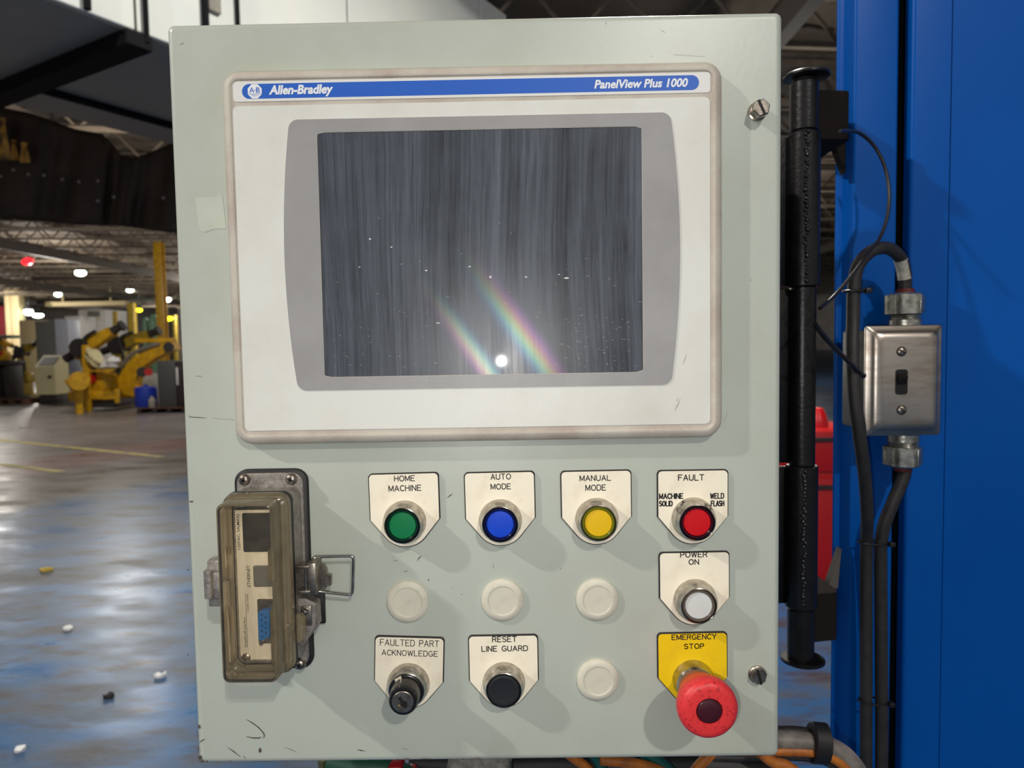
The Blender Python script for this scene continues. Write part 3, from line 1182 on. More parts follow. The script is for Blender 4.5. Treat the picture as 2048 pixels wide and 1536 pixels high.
push_button(1008, 1365, 'black push button in a chrome ring under the reset line guard legend plate', 'black', [('RESET', 983.8, 1034, 1272, 1284.4, .62), ('LINE GUARD', 962, 1056.5, 1291, 1303, .62)], .2, lens=False)

# key switch
c = pp(817.5, 1367, .002)
ks = thing('key_switch', 'black key operated selector switch with ivory pointer under the faulted part acknowledge plate', 'key switch', (c.x, 0, c.z))
legend(ks, c.x, c.z, 'legend_white', [('FAULTED PART', 758.6, 879.7, 1279, 1293, .5), ('ACKNOWLEDGE', 762, 877, 1300, 1312.5, .5)], math.radians(-2.4), top=.0332)
ring(ks, c.x, c.z, .0125)
o = Vector((c.x, 0, c.z))
bm = B()
lathe(bm, [(.0116, .008), (.0116, .0122), (.0112, .0132), (.0100, .0138)], o, n=56)
obj('knob', bm, M['black_gloss'], ks)
kc = Vector((c.x, 0, c.z))
bm = B()
lathe(bm, [(.0102, .0136), (.0099, .0225), (.0096, .0262), (.0088, .0274), (.0075, .0276)], kc, n=48)
obj('key_barrel', bm, M['black_gloss'], ks)
bm = B()
lathe(bm, [(.0073, .0273), (.0073, .0278), (.0069, .0281), (.002, .0282)], kc, n=40)
cylf = obj('lock_face', bm, M['nickel'], ks)
bm = B()
mt = Matrix.Translation((kc.x, -.0282, kc.z)) @ Matrix.Rotation(math.radians(58), 4, 'Y')
box(bm, -.0042, .0042, -.0002, .0006, -.0011, .0011, mtx=mt)
lathe(bm, [(.0022, -.0004), (.0022, .0001)], kc + Vector((.0008, -.0282, -.001)), n=16)
obj('keyhole', bm, M['keyhole'], cylf)
bm = B()
mt = Matrix.Translation((kc.x - .0015, -.0282, kc.z - .002)) @ Matrix.Rotation(math.radians(58), 4, 'Y')
box(bm, -.0010, .0018, -.0003, .0006, -.0019, -.0002, .0003, mtx=mt)
obj('wards', bm, M['brass'], cylf)
bm = B()
pv = []
for (x, z, d) in ((-.0078, .0086, .0134), (-.0034, .0110, .0134), (-.0026, .0100, .0150), (-.0022, .0094, .0262), (-.0062, .0074, .0262), (-.0068, .0076, .0150)):
    pv.append(bm.verts.new((c.x + x, -d, c.z + z)))
bm.faces.new((pv[0], pv[1], pv[2], pv[5]))
bm.faces.new((pv[5], pv[2], pv[3], pv[4]))
r = bmesh.ops.extrude_face_region(bm, geom=bm.faces[:])
bmesh.ops.translate(bm, verts=[v for v in r['geom'] if isinstance(v, bmesh.types.BMVert)], vec=(0, .0025, -.0015))
obj('pointer', bm, M['pointer'], ks)

# emergency stop
c = pp(1385.7, 1359, .002)
es = thing('emergency_stop', 'red mushroom emergency stop button with maroon centre on a yellow legend plate', 'emergency button', (c.x, 0, c.z))
legend(es, c.x, c.z, 'legend_yellow', [('EMERGENCY', 1342.5, 1433.5, 1268, 1279.6, .62), ('STOP', 1367.6, 1408.6, 1286.7, 1298, .62)], math.radians(.4), top=.0332, m='legend_yellow')
o = Vector((c.x, 0, c.z))
bm = B()
lathe(bm, [(.0141, .002), (.0141, .0034), (.0135, .0046), (.0131, .0085), (.0125, .0105), (.0118, .0118), (.0105, .0120)], o, n=64)
obj('chrome_ring', bm, M['chrome'], es)
bm = B()
lathe(bm, [(.0116, .0115), (.0124, .0135), (.0131, .0170), (.0140, .0202)], o, n=64)
obj('stalk', bm, M['estop_stalk'], es)
bm = B()
lathe(bm, [(.0138, .0200), (.0154, .0250), (.0178, .0310), (.0190, .0348), (.01935, .0380), (.0191, .0410), (.0181, .0434), (.0164, .0447), (.0142, .0452), (.0086, .0452), (.0082, .0445), (.0081, .043)], o, n=72, cap1=False)
obj('mushroom_head', bm, M['estop_red'], es)
bm = B()
lathe(bm, [(.0080, .042), (.0080, .0445), (.0074, .0453), (.0055, .0459), (.003, .0462), (.001, .0463)], o, n=48)
obj('centre_cap', bm, M['estop_core'], es)

# hole plugs
for px, py, lb in ((814.8, 1204, 'ivory round hole plug directly below the green push button'), (1005, 1201, 'ivory round hole plug directly below the blue push button'),
                   (1194.6, 1200, 'ivory round hole plug directly below the yellow push button'), (1196, 1361, 'ivory round hole plug in the lowest row, between black push button and emergency stop')):
    c = pp(px, py, .002)
    t = thing('hole_plug', lb, 'hole plug', (c.x, 0, c.z), 'ivory hole plugs')
    o = Vector((c.x, 0, c.z))
    bm = B()
    lathe(bm, [(.0146, 0), (.0146, .0016), (.0143, .0021), (.0103, .0031), (.0100, .0030), (.0098, .0026)], o, n=64, cap1=False)
    obj('rim', bm, M['plug'], t, sharp=50)
    bm = B()
    lathe(bm, [(.0099, .0015), (.0099, .0026), (.0080, .0026), (.004, .0025)], o, n=56)
    obj('dished_centre', bm, M['plug'], t)

# ================================================================ INTERFACE PORT
pc = pp(551, 1137, 0)
port = thing('interface_port', 'metal interface port with amber see-through lid, black gasket and open wire latch', 'data port', (pc.x, 0, pc.z))
PX, PZ = pc.x, pc.z


def prect(hx, hz, r, dx=0, dz=0, n=6):
    return rrect(PX + dx - hx, PX + dx + hx, PZ + dz - hz, PZ + dz + hz, r, n)


bm = B()
loft(bm, [(prect(.0252, .0700, .009), 0), (prect(.0252, .0700, .009), .0022), (prect(.0246, .0694, .0086), .0030)])
b0, b1 = pp(640, 1184, .0015), pp(651.5, 1246, .0015)
box(bm, PX + .02, b1.x, -.003, -.0001, b1.z, b0.z, .0006)
obj('base_gasket', bm, M['rubber'], port, sharp=60)
bm = B()
loft(bm, [(prect(.0226, .0676, .0075), .003), (prect(.0226, .0676, .0075), .0050), (prect(.0220, .0670, .0072), .0056)])
flange = obj('flange', bm, M['steel_cast'], port)
for px, py in ((490, 959), (583.5, 958), (601, 1327), (513, 1330)):
    c = pp(px, py, .0056)
    bm = B()
    lathe(bm, [(.0040, .0052), (.0040, .0066), (.0035, .0080), (.0024, .0089), (.0008, .0092)], (c.x, 0, c.z), n=28)
    s = obj('screw', bm, M['nickel'], port)
    bm = B()
    for a in (.5, .5 + PI / 2):
        mt = Matrix.Translation((c.x, -.0091, c.z)) @ Matrix.Rotation(a, 4, 'Y')
        box(bm, -.0019, .0019, -.0002, .001, -.0005, .0005, mtx=mt)
    tag(obj('cross_recess', bm, M['keyhole'], s))
# die-cast housing, narrower than the flange at the ends
bm = B()
loft(bm, [(prect(.0212, .0580, .005), .0054), (prect(.0204, .0572, .005), .0240), (prect(.0178, .0545, .004), .0244), (prect(.0172, .054, .004), .0180)], cap1=True)
hous = obj('housing', bm, M['steel_cast'], port)
# lock lug on the side of the housing
lug = [pp(x, y, .014) for x, y in ((588, 1195), (612, 1195), (634, 1206), (637, 1250), (607, 1292), (586, 1294))]
bm = B()
prism(bm, [(v.x, v.z) for v in lug], .006, .0165, .0012)
obj('lock_lug', bm, M['steel_cast'], port)
lc = pp(611, 1223, .018)
bm = B()
a, b2 = pp(600, 1212, .0175), pp(624, 1251, .0175)
box(bm, a.x, b2.x, -.0182, -.0160, b2.z, a.z, .0006)
tab = obj('striker_plate', bm, M['nickel'], port)
bm = B()
lathe(bm, [(.0024, .018), (.0024, .019), (.0016, .0201), (.0004, .0205)], (lc.x, 0, lc.z), n=20)
obj('rivet', bm, M['chrome'], tab)
bm = B()
loft(bm, [(prect(.0214, .0592, .0062), .0236), (prect(.0214, .0592, .0062), .0270), (prect(.0184, .0562, .005), .0270), (prect(.0180, .0560, .005), .0238)], cap0=False, cap1=False)
obj('lid_gasket', bm, M['rubber'], port)

# white connector plate inside
fa, fb = pp(468, 1020, .0215), pp(566, 1326, .0215)
bm = B()
loft(bm, [(prect(.0170, .0536, .004), .0180), (prect(.0170, .0536, .004), .0205)])
obj('inner_tray', bm, M['cover_dark'], hous)
FD = .0222
bm = B()
box(bm, fa.x, fb.x, -FD, -.0205, fb.z, fa.z, .0004)
face = obj('connector_plate', bm, M['plate_alu'], port)


def fbox(name, x0, y0, x1, y1, d0, d1, m, bev=.0008, r=.0012):
    a, b_ = pp(x0, y0, d1), pp(x1, y1, d1)
    bm = B()
    q = rrect(a.x, b_.x, b_.z, a.z, r, 5)
    cx, cz = (a.x + b_.x) / 2, (a.z + b_.z) / 2
    loft(bm, [(q, d0), (q, d1 - bev), (rrect(a.x + bev, b_.x - bev, b_.z + bev, a.z - bev, r, 5), d1)])
    return obj(name, bm, m, face)


fbox('outlet_cover', 483, 1027, 556, 1104, FD, FD + .0012, M['cover_dark'])
fbox('ethernet_cover', 505, 1132, 549, 1174, FD, FD + .0012, M['cover_grey'])
# nine-way serial socket
fbox('socket_flange', 513, 1199, 556, 1288, FD, FD + .0010, M['nickel'])
a, b2 = pp(515, 1221, FD + .006), pp(541, 1282, FD + .006)
bm = B()
dshape = [(a.x, a.z - .0022), (a.x + .0012, a.z - .0006), (b2.x - .001, a.z), (b2.x, a.z - .001), (b2.x, b2.z + .004), (b2.x - .0012, b2.z + .0022), (a.x + .0016, b2.z), (a.x, b2.z + .0012)]
prism(bm, dshape, FD, FD + .0062, .0003)
obj('serial_socket', bm, M['db_blue'], face)
bm = B()
for i in range(5):
    for j in range(2):
        if j and i == 4:
            continue
        x = a.x + (b2.x - a.x) * (.32 + .34 * j)
        z = a.z + (b2.z - a.z) * (.14 + .175 * i + .08 * j)
        lathe(bm, [(.0005, FD + .0061), (.0005, FD + .0064)], (x, 0, z), n=8)
tag(obj('contact_holes', bm, M['keyhole'], face), kind='stuff')
bm = B()
c = pp(522, 1293 - 6, FD + .003)
lathe(bm, [(.0015, FD), (.0015, FD + .003)], (c.x, 0, c.z), n=6)
obj('jack_post', bm, M['nickel'], face)
c = pp(491.5, 1316, FD + .001)
bm = B()
lathe(bm, [(.0029, FD), (.0029, FD + .0007), (.0022, FD + .0013), (.0006, FD + .0016)], (c.x, 0, c.z), n=24)
obj('plate_screw', bm, M['nickel'], face)


def vtext(txt, x0, x1, y0, y1, bold=.012):
    c = pp((x0 + x1) / 2, (y0 + y1) / 2, FD)
    s = 1 / 3085.0
    return text_bm(txt, width=(y1 - y0) * s, height=(x1 - x0) * s, bold=bold, rot=PI / 2), (c.x, -FD, c.z)


for t, x0, x1, y0, y1 in (('120VAC, 5A(MAX)', 474, 481.5, 1027, 1100), ('ETHERNET', 494, 500.5, 1130, 1174.5), ('P-Q3R2-H3R0', 494, 497.8, 1187, 1225), ('GracePort® Interface', 487.6, 492.3, 1233, 1296)):
    obj('lettering', join(B(), *vtext(t, x0, x1, y0, y1)), M['black_print'], face)
bm = B()
p, q = pp(491, 1187, FD), pp(494.5, 1296, FD)
box(bm, p.x - .00012, p.x + .00012, -FD - .0001, -FD, q.z, p.z)
obj('rule_line', bm, M['black_print'], face)

# amber lid: a shell with a wide back flange
L0 = rrect
ff = (pp(430, 1008, .048).x, pp(546.5, 1100, .048).x, pp(490, 1367, .048).z, pp(490, 1008, .048).z)
fb_ = (PX - .0212, PX + .0212, PZ - .0592, PZ + .0592)
mid = tuple(f * .80 + b_ * .20 for f, b_ in zip(ff, fb_))


def lr(q, i, r):
    return rrect(q[0] + i, q[1] - i, q[2] + i, q[3] - i, r, 6)


bm = B()
T = .0016
loft(bm, [(lr(ff, T + .0004, .003), .0466), (lr(mid, T, .004), .0340), (lr(fb_, T + .002, .006), .0330), (lr(fb_, T + .002, .006), .0272), (lr(fb_, 0, .0070), .0272),
          (lr(fb_, 0, .0070), .0320), (lr(fb_, .0006, .0066), .0328), (lr(mid, 0, .0052), .0345), (lr(ff, 0, .0046), .0468), (lr(ff, .0004, .0044), .0476), (lr(ff, .0014, .0036), .0482)], cap0=False, cap1=False)
lid = obj('lid', bm, M['amber_wall'], port, sharp=25)
bm = B()
loft(bm, [(lr(ff, T + .0005, .003), .0466), (lr(ff, .0016, .0034), .0481)])
obj('lid_window', bm, M['amber'], lid, sharp=25)
# stepped thickening ribs along the inside of the lid walls
bm = B()
for z0, z1 in ((.26, .44), (.60, .92)):
    for xa, xb in ((ff[0] + T, ff[0] + T + .003), (ff[1] - T - .003, ff[1] - T)):
        za = ff[3] + (ff[2] - ff[3]) * z0
        zb = ff[3] + (ff[2] - ff[3]) * z1
        box(bm, xa, xb, -.046, -.036, zb, za, .0008)
tag(obj('lid_ribs', bm, M['amber_wall'], lid), kind='stuff')
tp = [pp(x, y, .027) for x, y in ((548, 1236), (562, 1228), (600, 1232), (608, 1240), (606, 1282), (588, 1292), (553, 1288))]
bm = B()
prism(bm, [(v.x, v.z) for v in tp], .0215, .0262, .0009)
obj('lid_tab', bm, M['amber_wall'], lid)
c = pp(574, 1259, .030)
bm = B()
lathe(bm, [(.0044, .0255), (.0044, .0290), (.0040, .0302), (.0020, .0306)], (c.x, 0, c.z), n=28)
ts = obj('tab_screw', bm, M['nickel'], lid)
bm = B()
mt = Matrix.Translation((c.x, -.0305, c.z)) @ Matrix.Rotation(math.radians(-42), 4, 'Y')
box(bm, -.0042, .0042, -.0004, .0012, -.0006, .0006, mtx=mt)
tag(obj('screw_slot', bm, M['keyhole'], lid))
# hinge on the other side
bm = B()
h0, h1 = pp(411, 1120, .030), pp(447, 1213, .030)
box(bm, h0.x, h1.x, -.0335, -.0265, h1.z + .006, h0.z - .007, .0014)
box(bm, h0.x + .001, h1.x, -.0310, -.0230, h1.z, h0.z, .0012)
tag(obj('hinge', bm, M['steel_cast'], port), kind='stuff')
bm = B()
hx = h0.x + .0032
for za, zb in ((h0.z - .0068, h0.z - .0062 - .0155), ):
    cyl(bm, (hx, -.0335, zb - .002), (hx, -.0335, za + .001), .0030, 18)
obj('hinge_barrel', bm, M['steel_cast'], port)

# latch: folded clip, pin, tongue and wire bail
la, lb = pp(597, 1126, .022), pp(634, 1190, .022)
bm = B()
box(bm, lb.x - .0062, lb.x, -.0230, -.0085, lb.z, la.z, .0012)
clip = obj('latch_clip', bm, M['nickel'], port)
bm = B()
for z in (la.z - .0025, lb.z + .0025):
    box(bm, la.x - .001, lb.x - .004, -.0240, -.0150, z - .0011, z + .0011, .0004)
tag(obj('clip_arms', bm, M['nickel'], clip), kind='stuff')
bm = B()
cyl(bm, (la.x + .0045, -.0215, lb.z + .002), (la.x + .0045, -.0215, la.z - .002), .0012, 14)
obj('latch_pin', bm, M['chrome'], clip)
bm = B()
qa = [pp(x, y, .0115) for x, y in ((634, 1130), (646, 1132), (651, 1140), (653, 1150), (661, 1152), (661, 1172), (654, 1174), (648, 1181), (634, 1183))]
prism(bm, [(v.x, v.z) for v in qa], .0075, .0118, .0012)
obj('tongue', bm, M['nickel'], clip)
bm = B()
wp = [pp(x, y, d) for x, y, d in ((626, 1118, .011), (632, 1114, .0100), (660, 1113, .0095), (698, 1112.5, .0090), (704.5, 1114, .0090), (706.5, 1120, .0090), (706, 1150, .0090), (705, 1182, .0090),
                                  (702, 1188, .0090), (697, 1189.5, .0090), (660, 1185.5, .0095), (640, 1183, .010), (630, 1181, .011))]
tube(bm, wp, .00095, 12, 4)
obj('wire_bail', bm, M['chrome'], port)

# ================================================================ BLUE MACHINE
YF = .30


def mx(px, y=YF, py=700):
    return on_y(px, py, y).x


bmach = thing('machine_cabinet', 'tall glossy blue machine cabinet with flanged post and black door seal', 'machine', (0.9, .9, 0))
xa, xb, xc, xd = mx(1659, .33), mx(1690, .315), mx(1791), mx(1814)
xe, xf = mx(1814), mx(1891)


def column(pts, z0, z1):
    bm = B()
    lo = [bm.verts.new((x, y, z0)) for x, y in pts]
    hi = [bm.verts.new((x, y, z1)) for x, y in pts]
    n = len(pts)
    for i in range(n):
        bm.faces.new((lo[i], lo[(i + 1) % n], hi[(i + 1) % n], hi[i]))
    bm.faces.new(lo)
    bm.faces.new(hi)
    return bm


def rc(cx, cy, r, a0, a1, n=5):
    return [(cx + r * math.cos(math.radians(a0 + (a1 - a0) * i / n)), cy + r * math.sin(math.radians(a0 + (a1 - a0) * i / n))) for i in range(n + 1)]


post = [(xa + .035, .36)] + rc(xa + .003, .319, .003, 180, 270) + [(xb - .004, .316)] + rc(xb + .0035, YF + .0035, .0035, 180, 270) + rc(xc - .004, YF + .004, .004, -90, 0) + [(xc, .36)]
obj('flanged_post', column(post, 0, 2.9), M['blue_paint'], bmach, sharp=20)
bm = B()
box(bm, xc + .0002, xe - .0002, YF + .012, YF + .05, 0.02, 2.9)
obj('door_seal', bm, M['gap_black'], bmach)
dl = rc(xe + .005, YF + .003, .005, 180, 270) + [(xf - .0006, YF - .002), (xf - .0006, YF + .13), (xe, YF + .13)]
obj('door_edge_strip', column(dl, 0.03, 2.9), M['blue_paint'], bmach, sharp=20)
dr = [(xf + .0008, YF - .0012), (1.75, YF - .0012), (1.75, YF + .13), (xf + .0008, YF + .13)]
obj('door_skin', column(dr, 0.03, 2.9), M['blue_paint'], bmach, sharp=20)
bm = B()
box(bm, .80, 1.75, YF + .131, 1.1, 0, 2.9)
obj('cabinet_body', bm, M['blue_paint'], bmach)
bm = B()
box(bm, xf - .001, xf + .001, YF + .002, YF + .02, .03, 2.9)
obj('door_joint', bm, M['gap_black'], bmach)

# ================================================================ HINGE POST behind the enclosure
YP = .235
hp = thing('hinge_post', 'black welded hinge post with round end discs carrying the grey enclosure', 'hinge', (on_y(1605, 700, YP).x, YP, ZC - .4))
hx = on_y(1605, 700, YP).x


def hz(py, y=YP):
    return on_y(1605, py, y).z


def pipe(name, y0, y1, r, m='black_paint', n=32):
    bm = B()
    lathe(bm, [(r - .001, 0), (r, .001), (r, hz(y0) - hz(y1) - .001), (r - .001, hz(y0) - hz(y1))], (hx, YP, hz(y1)), (0, 0, 1), n)
    return obj(name, bm, M[m], hp)


SP = 1420 / (.48275 + YP)
pipe('inner_pin', 158, 1316, 23 / SP)
pipe('upper_knuckle', 166, 264, 27 / SP)
pipe('sleeve', 268, 574, 31 / SP)
pipe('shaft', 574, 930, 25 / SP)
pipe('sleeve', 930, 1212, 31 / SP)
pipe('lower_knuckle', 1216, 1312, 26 / SP)
for y0, y1 in ((150, 158), (1316, 1322)):
    bm = B()
    lathe(bm, [(.0200, 0), (.0218, .001), (.0218, .0032), (.0208, .004)], (hx + .002, YP, hz(y1)), (0, 0, 1), 40)
    obj('end_disc', bm, M['black_paint'], hp)
# weld beads down the sleeves
for y0, y1 in ((272, 570), (938, 1200)):
    bm = B()
    k = 0
    y = y0
    while y < y1:
        r = random.uniform(.0016, .0030)
        c = Vector((hx - .003 + random.uniform(-.0014, .0014), YP - .0152, hz(y)))
        v = bmesh.ops.create_icosphere(bm, subdivisions=1, radius=r)['verts']
        bmesh.ops.translate(bm, verts=v, vec=c)
        y += random.uniform(5, 9)
    tag(obj('weld_bead', bm, M['weld'], hp), kind='stuff')
# leaf plates towards the enclosure body, and brackets towards the machine post
for y0, y1 in ((272, 572), (578, 926), (934, 1208)):
    bm = B()
    box(bm, W2 - .0055, hx - .004, YP + .002, YP + .010, hz(y1), hz(y0), .001)
    obj('leaf_plate', bm, M['black_paint'], hp)
bm = B()
box(bm, W2 - .0058, W2 + .012, .10, YP + .012, hz(1205), hz(275), .002)
obj('mounting_channel', bm, M['black_paint'], hp)
xt0, xt1 = on_y(1618, 240, .14).x, on_y(1686, 240, .14).x
for (ya, yb, px1, nm) in ((190, 285, 1688, 'upper_bracket'), (1178, 1272, 1674, 'lower_bracket')):
    ye = .262
    x1 = on_y(px1, 700, ye).x
    zt, zb = on_y(1650, ya, ye).z, on_y(1650, yb, ye).z
    pts = [(hx + .004, ye - .018), (x1 - .012, ye - .012)] + rc(x1 - .009, ye - .003, .009, -80, 0, 6) + [(x1, YF + .03), (x1 - .012, YF + .03), (x1 - .022, ye + .006), (hx + .004, ye + .004)]
    obj(nm, column(pts, zb, zt), M['sooty'], hp, sharp=30)
    # triangular gusset between bracket and machine post
    gt = [on_y(x, y, .29) for x, y in (((1668, 284), (1691, 284), (1691, 346)) if nm[0] == 'u' else ((1654, 1182), (1676, 1176), (1683, 1098)))]
    bm = B()
    v = [bm.verts.new((p.x, p.y + .012 * s, p.z)) for s in (0, 1) for p in gt]
    bm.faces.new(v[:3])
    bm.faces.new(v[3:])
    for i in range(3):
        bm.faces.new((v[i], v[(i + 1) % 3], v[3 + (i + 1) % 3], v[3 + i]))
    obj('gusset', bm, M['sooty' if nm[0] == 'u' else 'dusty_black'], hp)

# ================================================================ SWITCH BOX
YS = .237
sq = [on_y(x, y, YS) for x, y in ((1735, 652), (1890, 649), (1890, 873), (1737, 872))]
qx0, qx1, qz0, qz1 = (sq[0].x + sq[3].x) / 2, (sq[1].x + sq[2].x) / 2, (sq[2].z + sq[3].z) / 2, (sq[0].z + sq[1].z) / 2
sb = thing('switch_box', 'small steel toggle switch box with stained plate on the blue machine cabinet', 'switch', ((qx0 + qx1) / 2, YF, qz0))


def yl(bm, rings, cap0=True, cap1=True):     # loft with absolute y instead of distance from the panel
    return loft(bm, [(p, -y) for p, y in rings], cap0, cap1)


def q4(i, r, n=5):
    return rrect(qx0 + i, qx1 - i, qz0 + i, qz1 - i, r, n)


bm = B()
yl(bm, [(q4(.002, .003), YS + .009), (q4(0, .0028), YS + .0088), (q4(0, .0028), YS + .0072), (q4(.0012, .003), YS + .0062), (q4(.0044, .004), YS + .0052), (q4(.0062, .005), YS + .0028), (q4(.0090, .006), YS + .0008), (q4(.0125, .006), YS)])
pl = obj('cover_plate', bm, M['stainless'], sb, sharp=50)
bm = B()
bx0, bx1 = on_y(1716, 760, .262).x, on_y(1845, 760, .262).x
box(bm, bx0, bx1, YS + .009, YF, qz0 + .005, qz1 - .004, .003)
body = obj('box_body', bm, M['dark_zinc'], sb)
for py in (690, 810):
    bm = B()
    c = on_y(1716, py, .268)
    lathe(bm, [(.0055, 0), (.0055, .002), (.004, .0026)], (bx0 - .0005, .270, c.z), (-1, 0, 0), 20)
    obj('knockout', bm, M['red_bush'], sb)
for py, rot in ((703, .5), (820, 1.0)):
    c = on_y(1803, py, YS)
    bm = B()
    lathe(bm, [(.0052, -.0004), (.0050, .0006), (.0040, .0018), (.0020, .0025), (.0004, .0027)], (c.x, YS, c.z), n=24)
    s = obj('cover_screw', bm, M['nickel'], pl)
    bm = B()
    mt = Matrix.Translation((c.x, YS - .0024, c.z)) @ Matrix.Rotation(rot, 4, 'Y')
    box(bm, -.003, .003, -.0006, .001, -.0006, .0006, mtx=mt)
    obj('screw_slot', bm, M['keyhole'], sb)
a, b2 = on_y(1791, 739, YS), on_y(1814.5, 789, YS)
bm = B()
yl(bm, [(rrect(a.x, b2.x, b2.z, a.z, .003, 4), YS + .004), (rrect(a.x, b2.x, b2.z, a.z, .003, 4), YS - .0006)])
obj('toggle_slot', bm, M['keyhole'], pl)
bm = B()
mt = Matrix.Translation(((a.x + b2.x) / 2, YS, (a.z * .62 + b2.z * .38))) @ Matrix.Rotation(math.radians(28), 4, 'X')
box(bm, -.0047, .0047, -.0035, .004, -.0050, .0050, .0012, mtx=mt)
obj('toggle_lever', bm, M['toggle'], pl)
ccx, ccy = on_y(1810, 620, .268).x, .268


def cz2(py):
    return on_y(1810, py, ccy).z


def hexring(r, z):
    return [Vector((ccx + r * math.cos(PI / 3 * i + .35), ccy + r * math.sin(PI / 3 * i + .35), z)) for i in range(6)]


for zs, nm in (((652, 640, 628, 590, 586, 578), 'upper_gland'), ((868, 882, 893, 929, 933, 941), 'lower_gland')):
    z = [cz2(p) for p in zs]
    lathe_c = (ccx, ccy, 0)
    bm = B()
    prof = [(.0155, z[0]), (.0155, z[1]), (.0150, z[1])]
    for k in range(7):
        zz = z[1] + (z[2] - z[1]) * k / 6
        prof += [(.0152 if k % 2 else .0146, zz)]
    prof += [(.0170, z[2]), (.0172, z[2] + (z[3] - z[2]) * .12), (.0172, z[2] + (z[3] - z[2]) * .62), (.0165, z[2] + (z[3] - z[2]) * .72), (.0165, z[3]), (.0140, z[4]), (.009, z[4])]
    lathe(bm, prof, lathe_c, (0, 0, 1), 8 if False else 40)
    gl_ = obj(nm, bm, M['galvanised'], sb, sharp=30)
    bm = B()
    for k in range(6):                                      # lugs of the nut
        an = PI / 3 * k + .25
        mt = Matrix.Translation((ccx + .0166 * math.cos(an), ccy + .0166 * math.sin(an), (z[2] + z[3]) / 2)) @ Matrix.Rotation(an, 4, 'Z')
        h = abs(z[2] - z[3]) * .46
        box(bm, -.0016, .0006, -.0064, .0064, -h, h, .0008, mtx=mt)
    tag(obj('nut_lugs', bm, M['galvanised'], gl_), kind='stuff')
    bm = B()
    lathe(bm, [(.0090, z[4]), (.0086, z[5]), (.007, z[5])], lathe_c, (0, 0, 1), 28)
    obj('bushing', bm, M['red_bush'], gl_)

# ================================================================ CABLES
def cable(name, pts, r, m, label, cat='cable', k=6, n=12, group=None):
    P = [on_y(x, y, d) for x, y, d in pts]
    bm = B()
    tube(bm, P, r, n, k)
    loc = P[0].copy()
    o = thing(name, label, cat, loc, group)
    obj('jacket', bm, M[m], o, sharp=60)
    return o


def tie(parent, px, py, y, half, r=.0012, ang=0.0):
    c = on_y(px, py, y)
    bm = B()
    n = 28
    pts = []
    for i in range(n):
        a = 2 * PI * i / n
        pts.append(Vector((c.x + half * math.cos(a), c.y + .0085 * math.sin(a), c.z + math.tan(ang) * half * math.cos(a))))
    tube(bm, pts, r, 6, 1, closed=True)
    box(bm, c.x + half - .003, c.x + half + .003, c.y - .010, c.y - .004, c.z - .0028, c.z + .0022, .0006)
    return tag(obj('cable_tie', bm, M['cable_thin'], parent), kind='stuff')


upc = cable('power_cable', [(1810, 590, .268), (1810, 578, .268), (1809, 545, .266), (1800, 515, .260), (1777, 497, .250), (1745, 501, .240), (1717, 530, .235), (1708, 575, .235), (1706, 640, .232), (1705, 700, .224),
                            (1709, 790, .218), (1719, 870, .220), (1729, 950, .232), (1734, 1030, .250), (1733, 1090, .272), (1732, 1250, .278), (1732, 1400, .278), (1732, 1620, .278)], .0064, 'cable',
            'thick black cable looping over into the top of the steel switch box')
tie(upc, 1708, 582, .235, .0105)
bm = B()
tube(bm, [on_y(x, y, d) for x, y, d in ((1808.8, 558, .2669), (1806, 538, .2650), (1801, 518, .2610))], .0067, 16, 5)
obj('wrap_label', bm, M['cable_label'], upc)
loc_ = cable('power_cable', [(1810, 925, .268), (1810, 940, .268), (1805, 960, .268), (1788, 1000, .268), (1770, 1045, .270), (1762, 1085, .272), (1761, 1120, .274), (1762, 1250, .278), (1763, 1400, .278), (1763, 1620, .278)], .0066, 'cable',
             'thick black cable leaving the bottom of the steel switch box')
tie(upc, 1747, 1085, .272, .0158, ang=-.06)
tie(upc, 1747, 1402, .278, .0158, ang=-.08)
cable('signal_wire', [(1680, 262, .20), (1700, 262, .235), (1722, 268, .255), (1748, 292, .262), (1768, 330, .262), (1778, 380, .258), (1775, 430, .25), (1760, 475, .24), (1735, 508, .225), (1700, 555, .21), (1668, 592, .2), (1640, 617, .18)],
      .0017, 'cable_thin', 'thin black wire arching from the hinge bracket across the blue post', 'wire')
cable('signal_wire', [(1630, 648, .17), (1648, 672, .18), (1675, 702, .195), (1702, 728, .205), (1727, 753, .222)], .0024, 'cable_thin', 'short black wire running behind the thick cable to the side of the switch box', 'wire')

# cable bundle leaving under the enclosure
YB = .12
cable('conduit', [(1380, 1478, YB), (1480, 1478, YB), (1560, 1480, YB), (1615, 1484, YB), (1655, 1492, YB), (1692, 1515, YB), (1722, 1560, YB), (1735, 1640, YB)], .0085, 'conduit',
      'grey flexible conduit bending down beside the blue post')
cable('orange_cable', [(1400, 1496, .115), (1480, 1500, .115), (1560, 1502, .115), (1615, 1503, .115), (1655, 1511, .115), (1690, 1534, .115), (1715, 1575, .115)], .0045, 'orange_cable', 'orange cable running under the grey conduit through the black strap')
cable('grey_cable', [(1400, 1460, .125), (1500, 1462, .125), (1560, 1463, .125), (1610, 1466, .125), (1650, 1480, .135), (1690, 1505, .14), (1715, 1560, .14)], .0050, 'cable', 'dark cable along the top of the grey conduit bundle')
cable('grey_cable', [(1400, 1514, .125), (1500, 1514, .12), (1560, 1512, .12), (1610, 1514, .12), (1650, 1522, .12), (1690, 1548, .12), (1705, 1580, .12)], .0038, 'cable', 'dark cable along the underside of the grey conduit bundle')
c = on_y(1637, 1486, YB)
bm = B()
mt = Matrix.Translation(c) @ Matrix.Rotation(math.radians(96), 4, 'Y')
ov_ = []
nn = 28
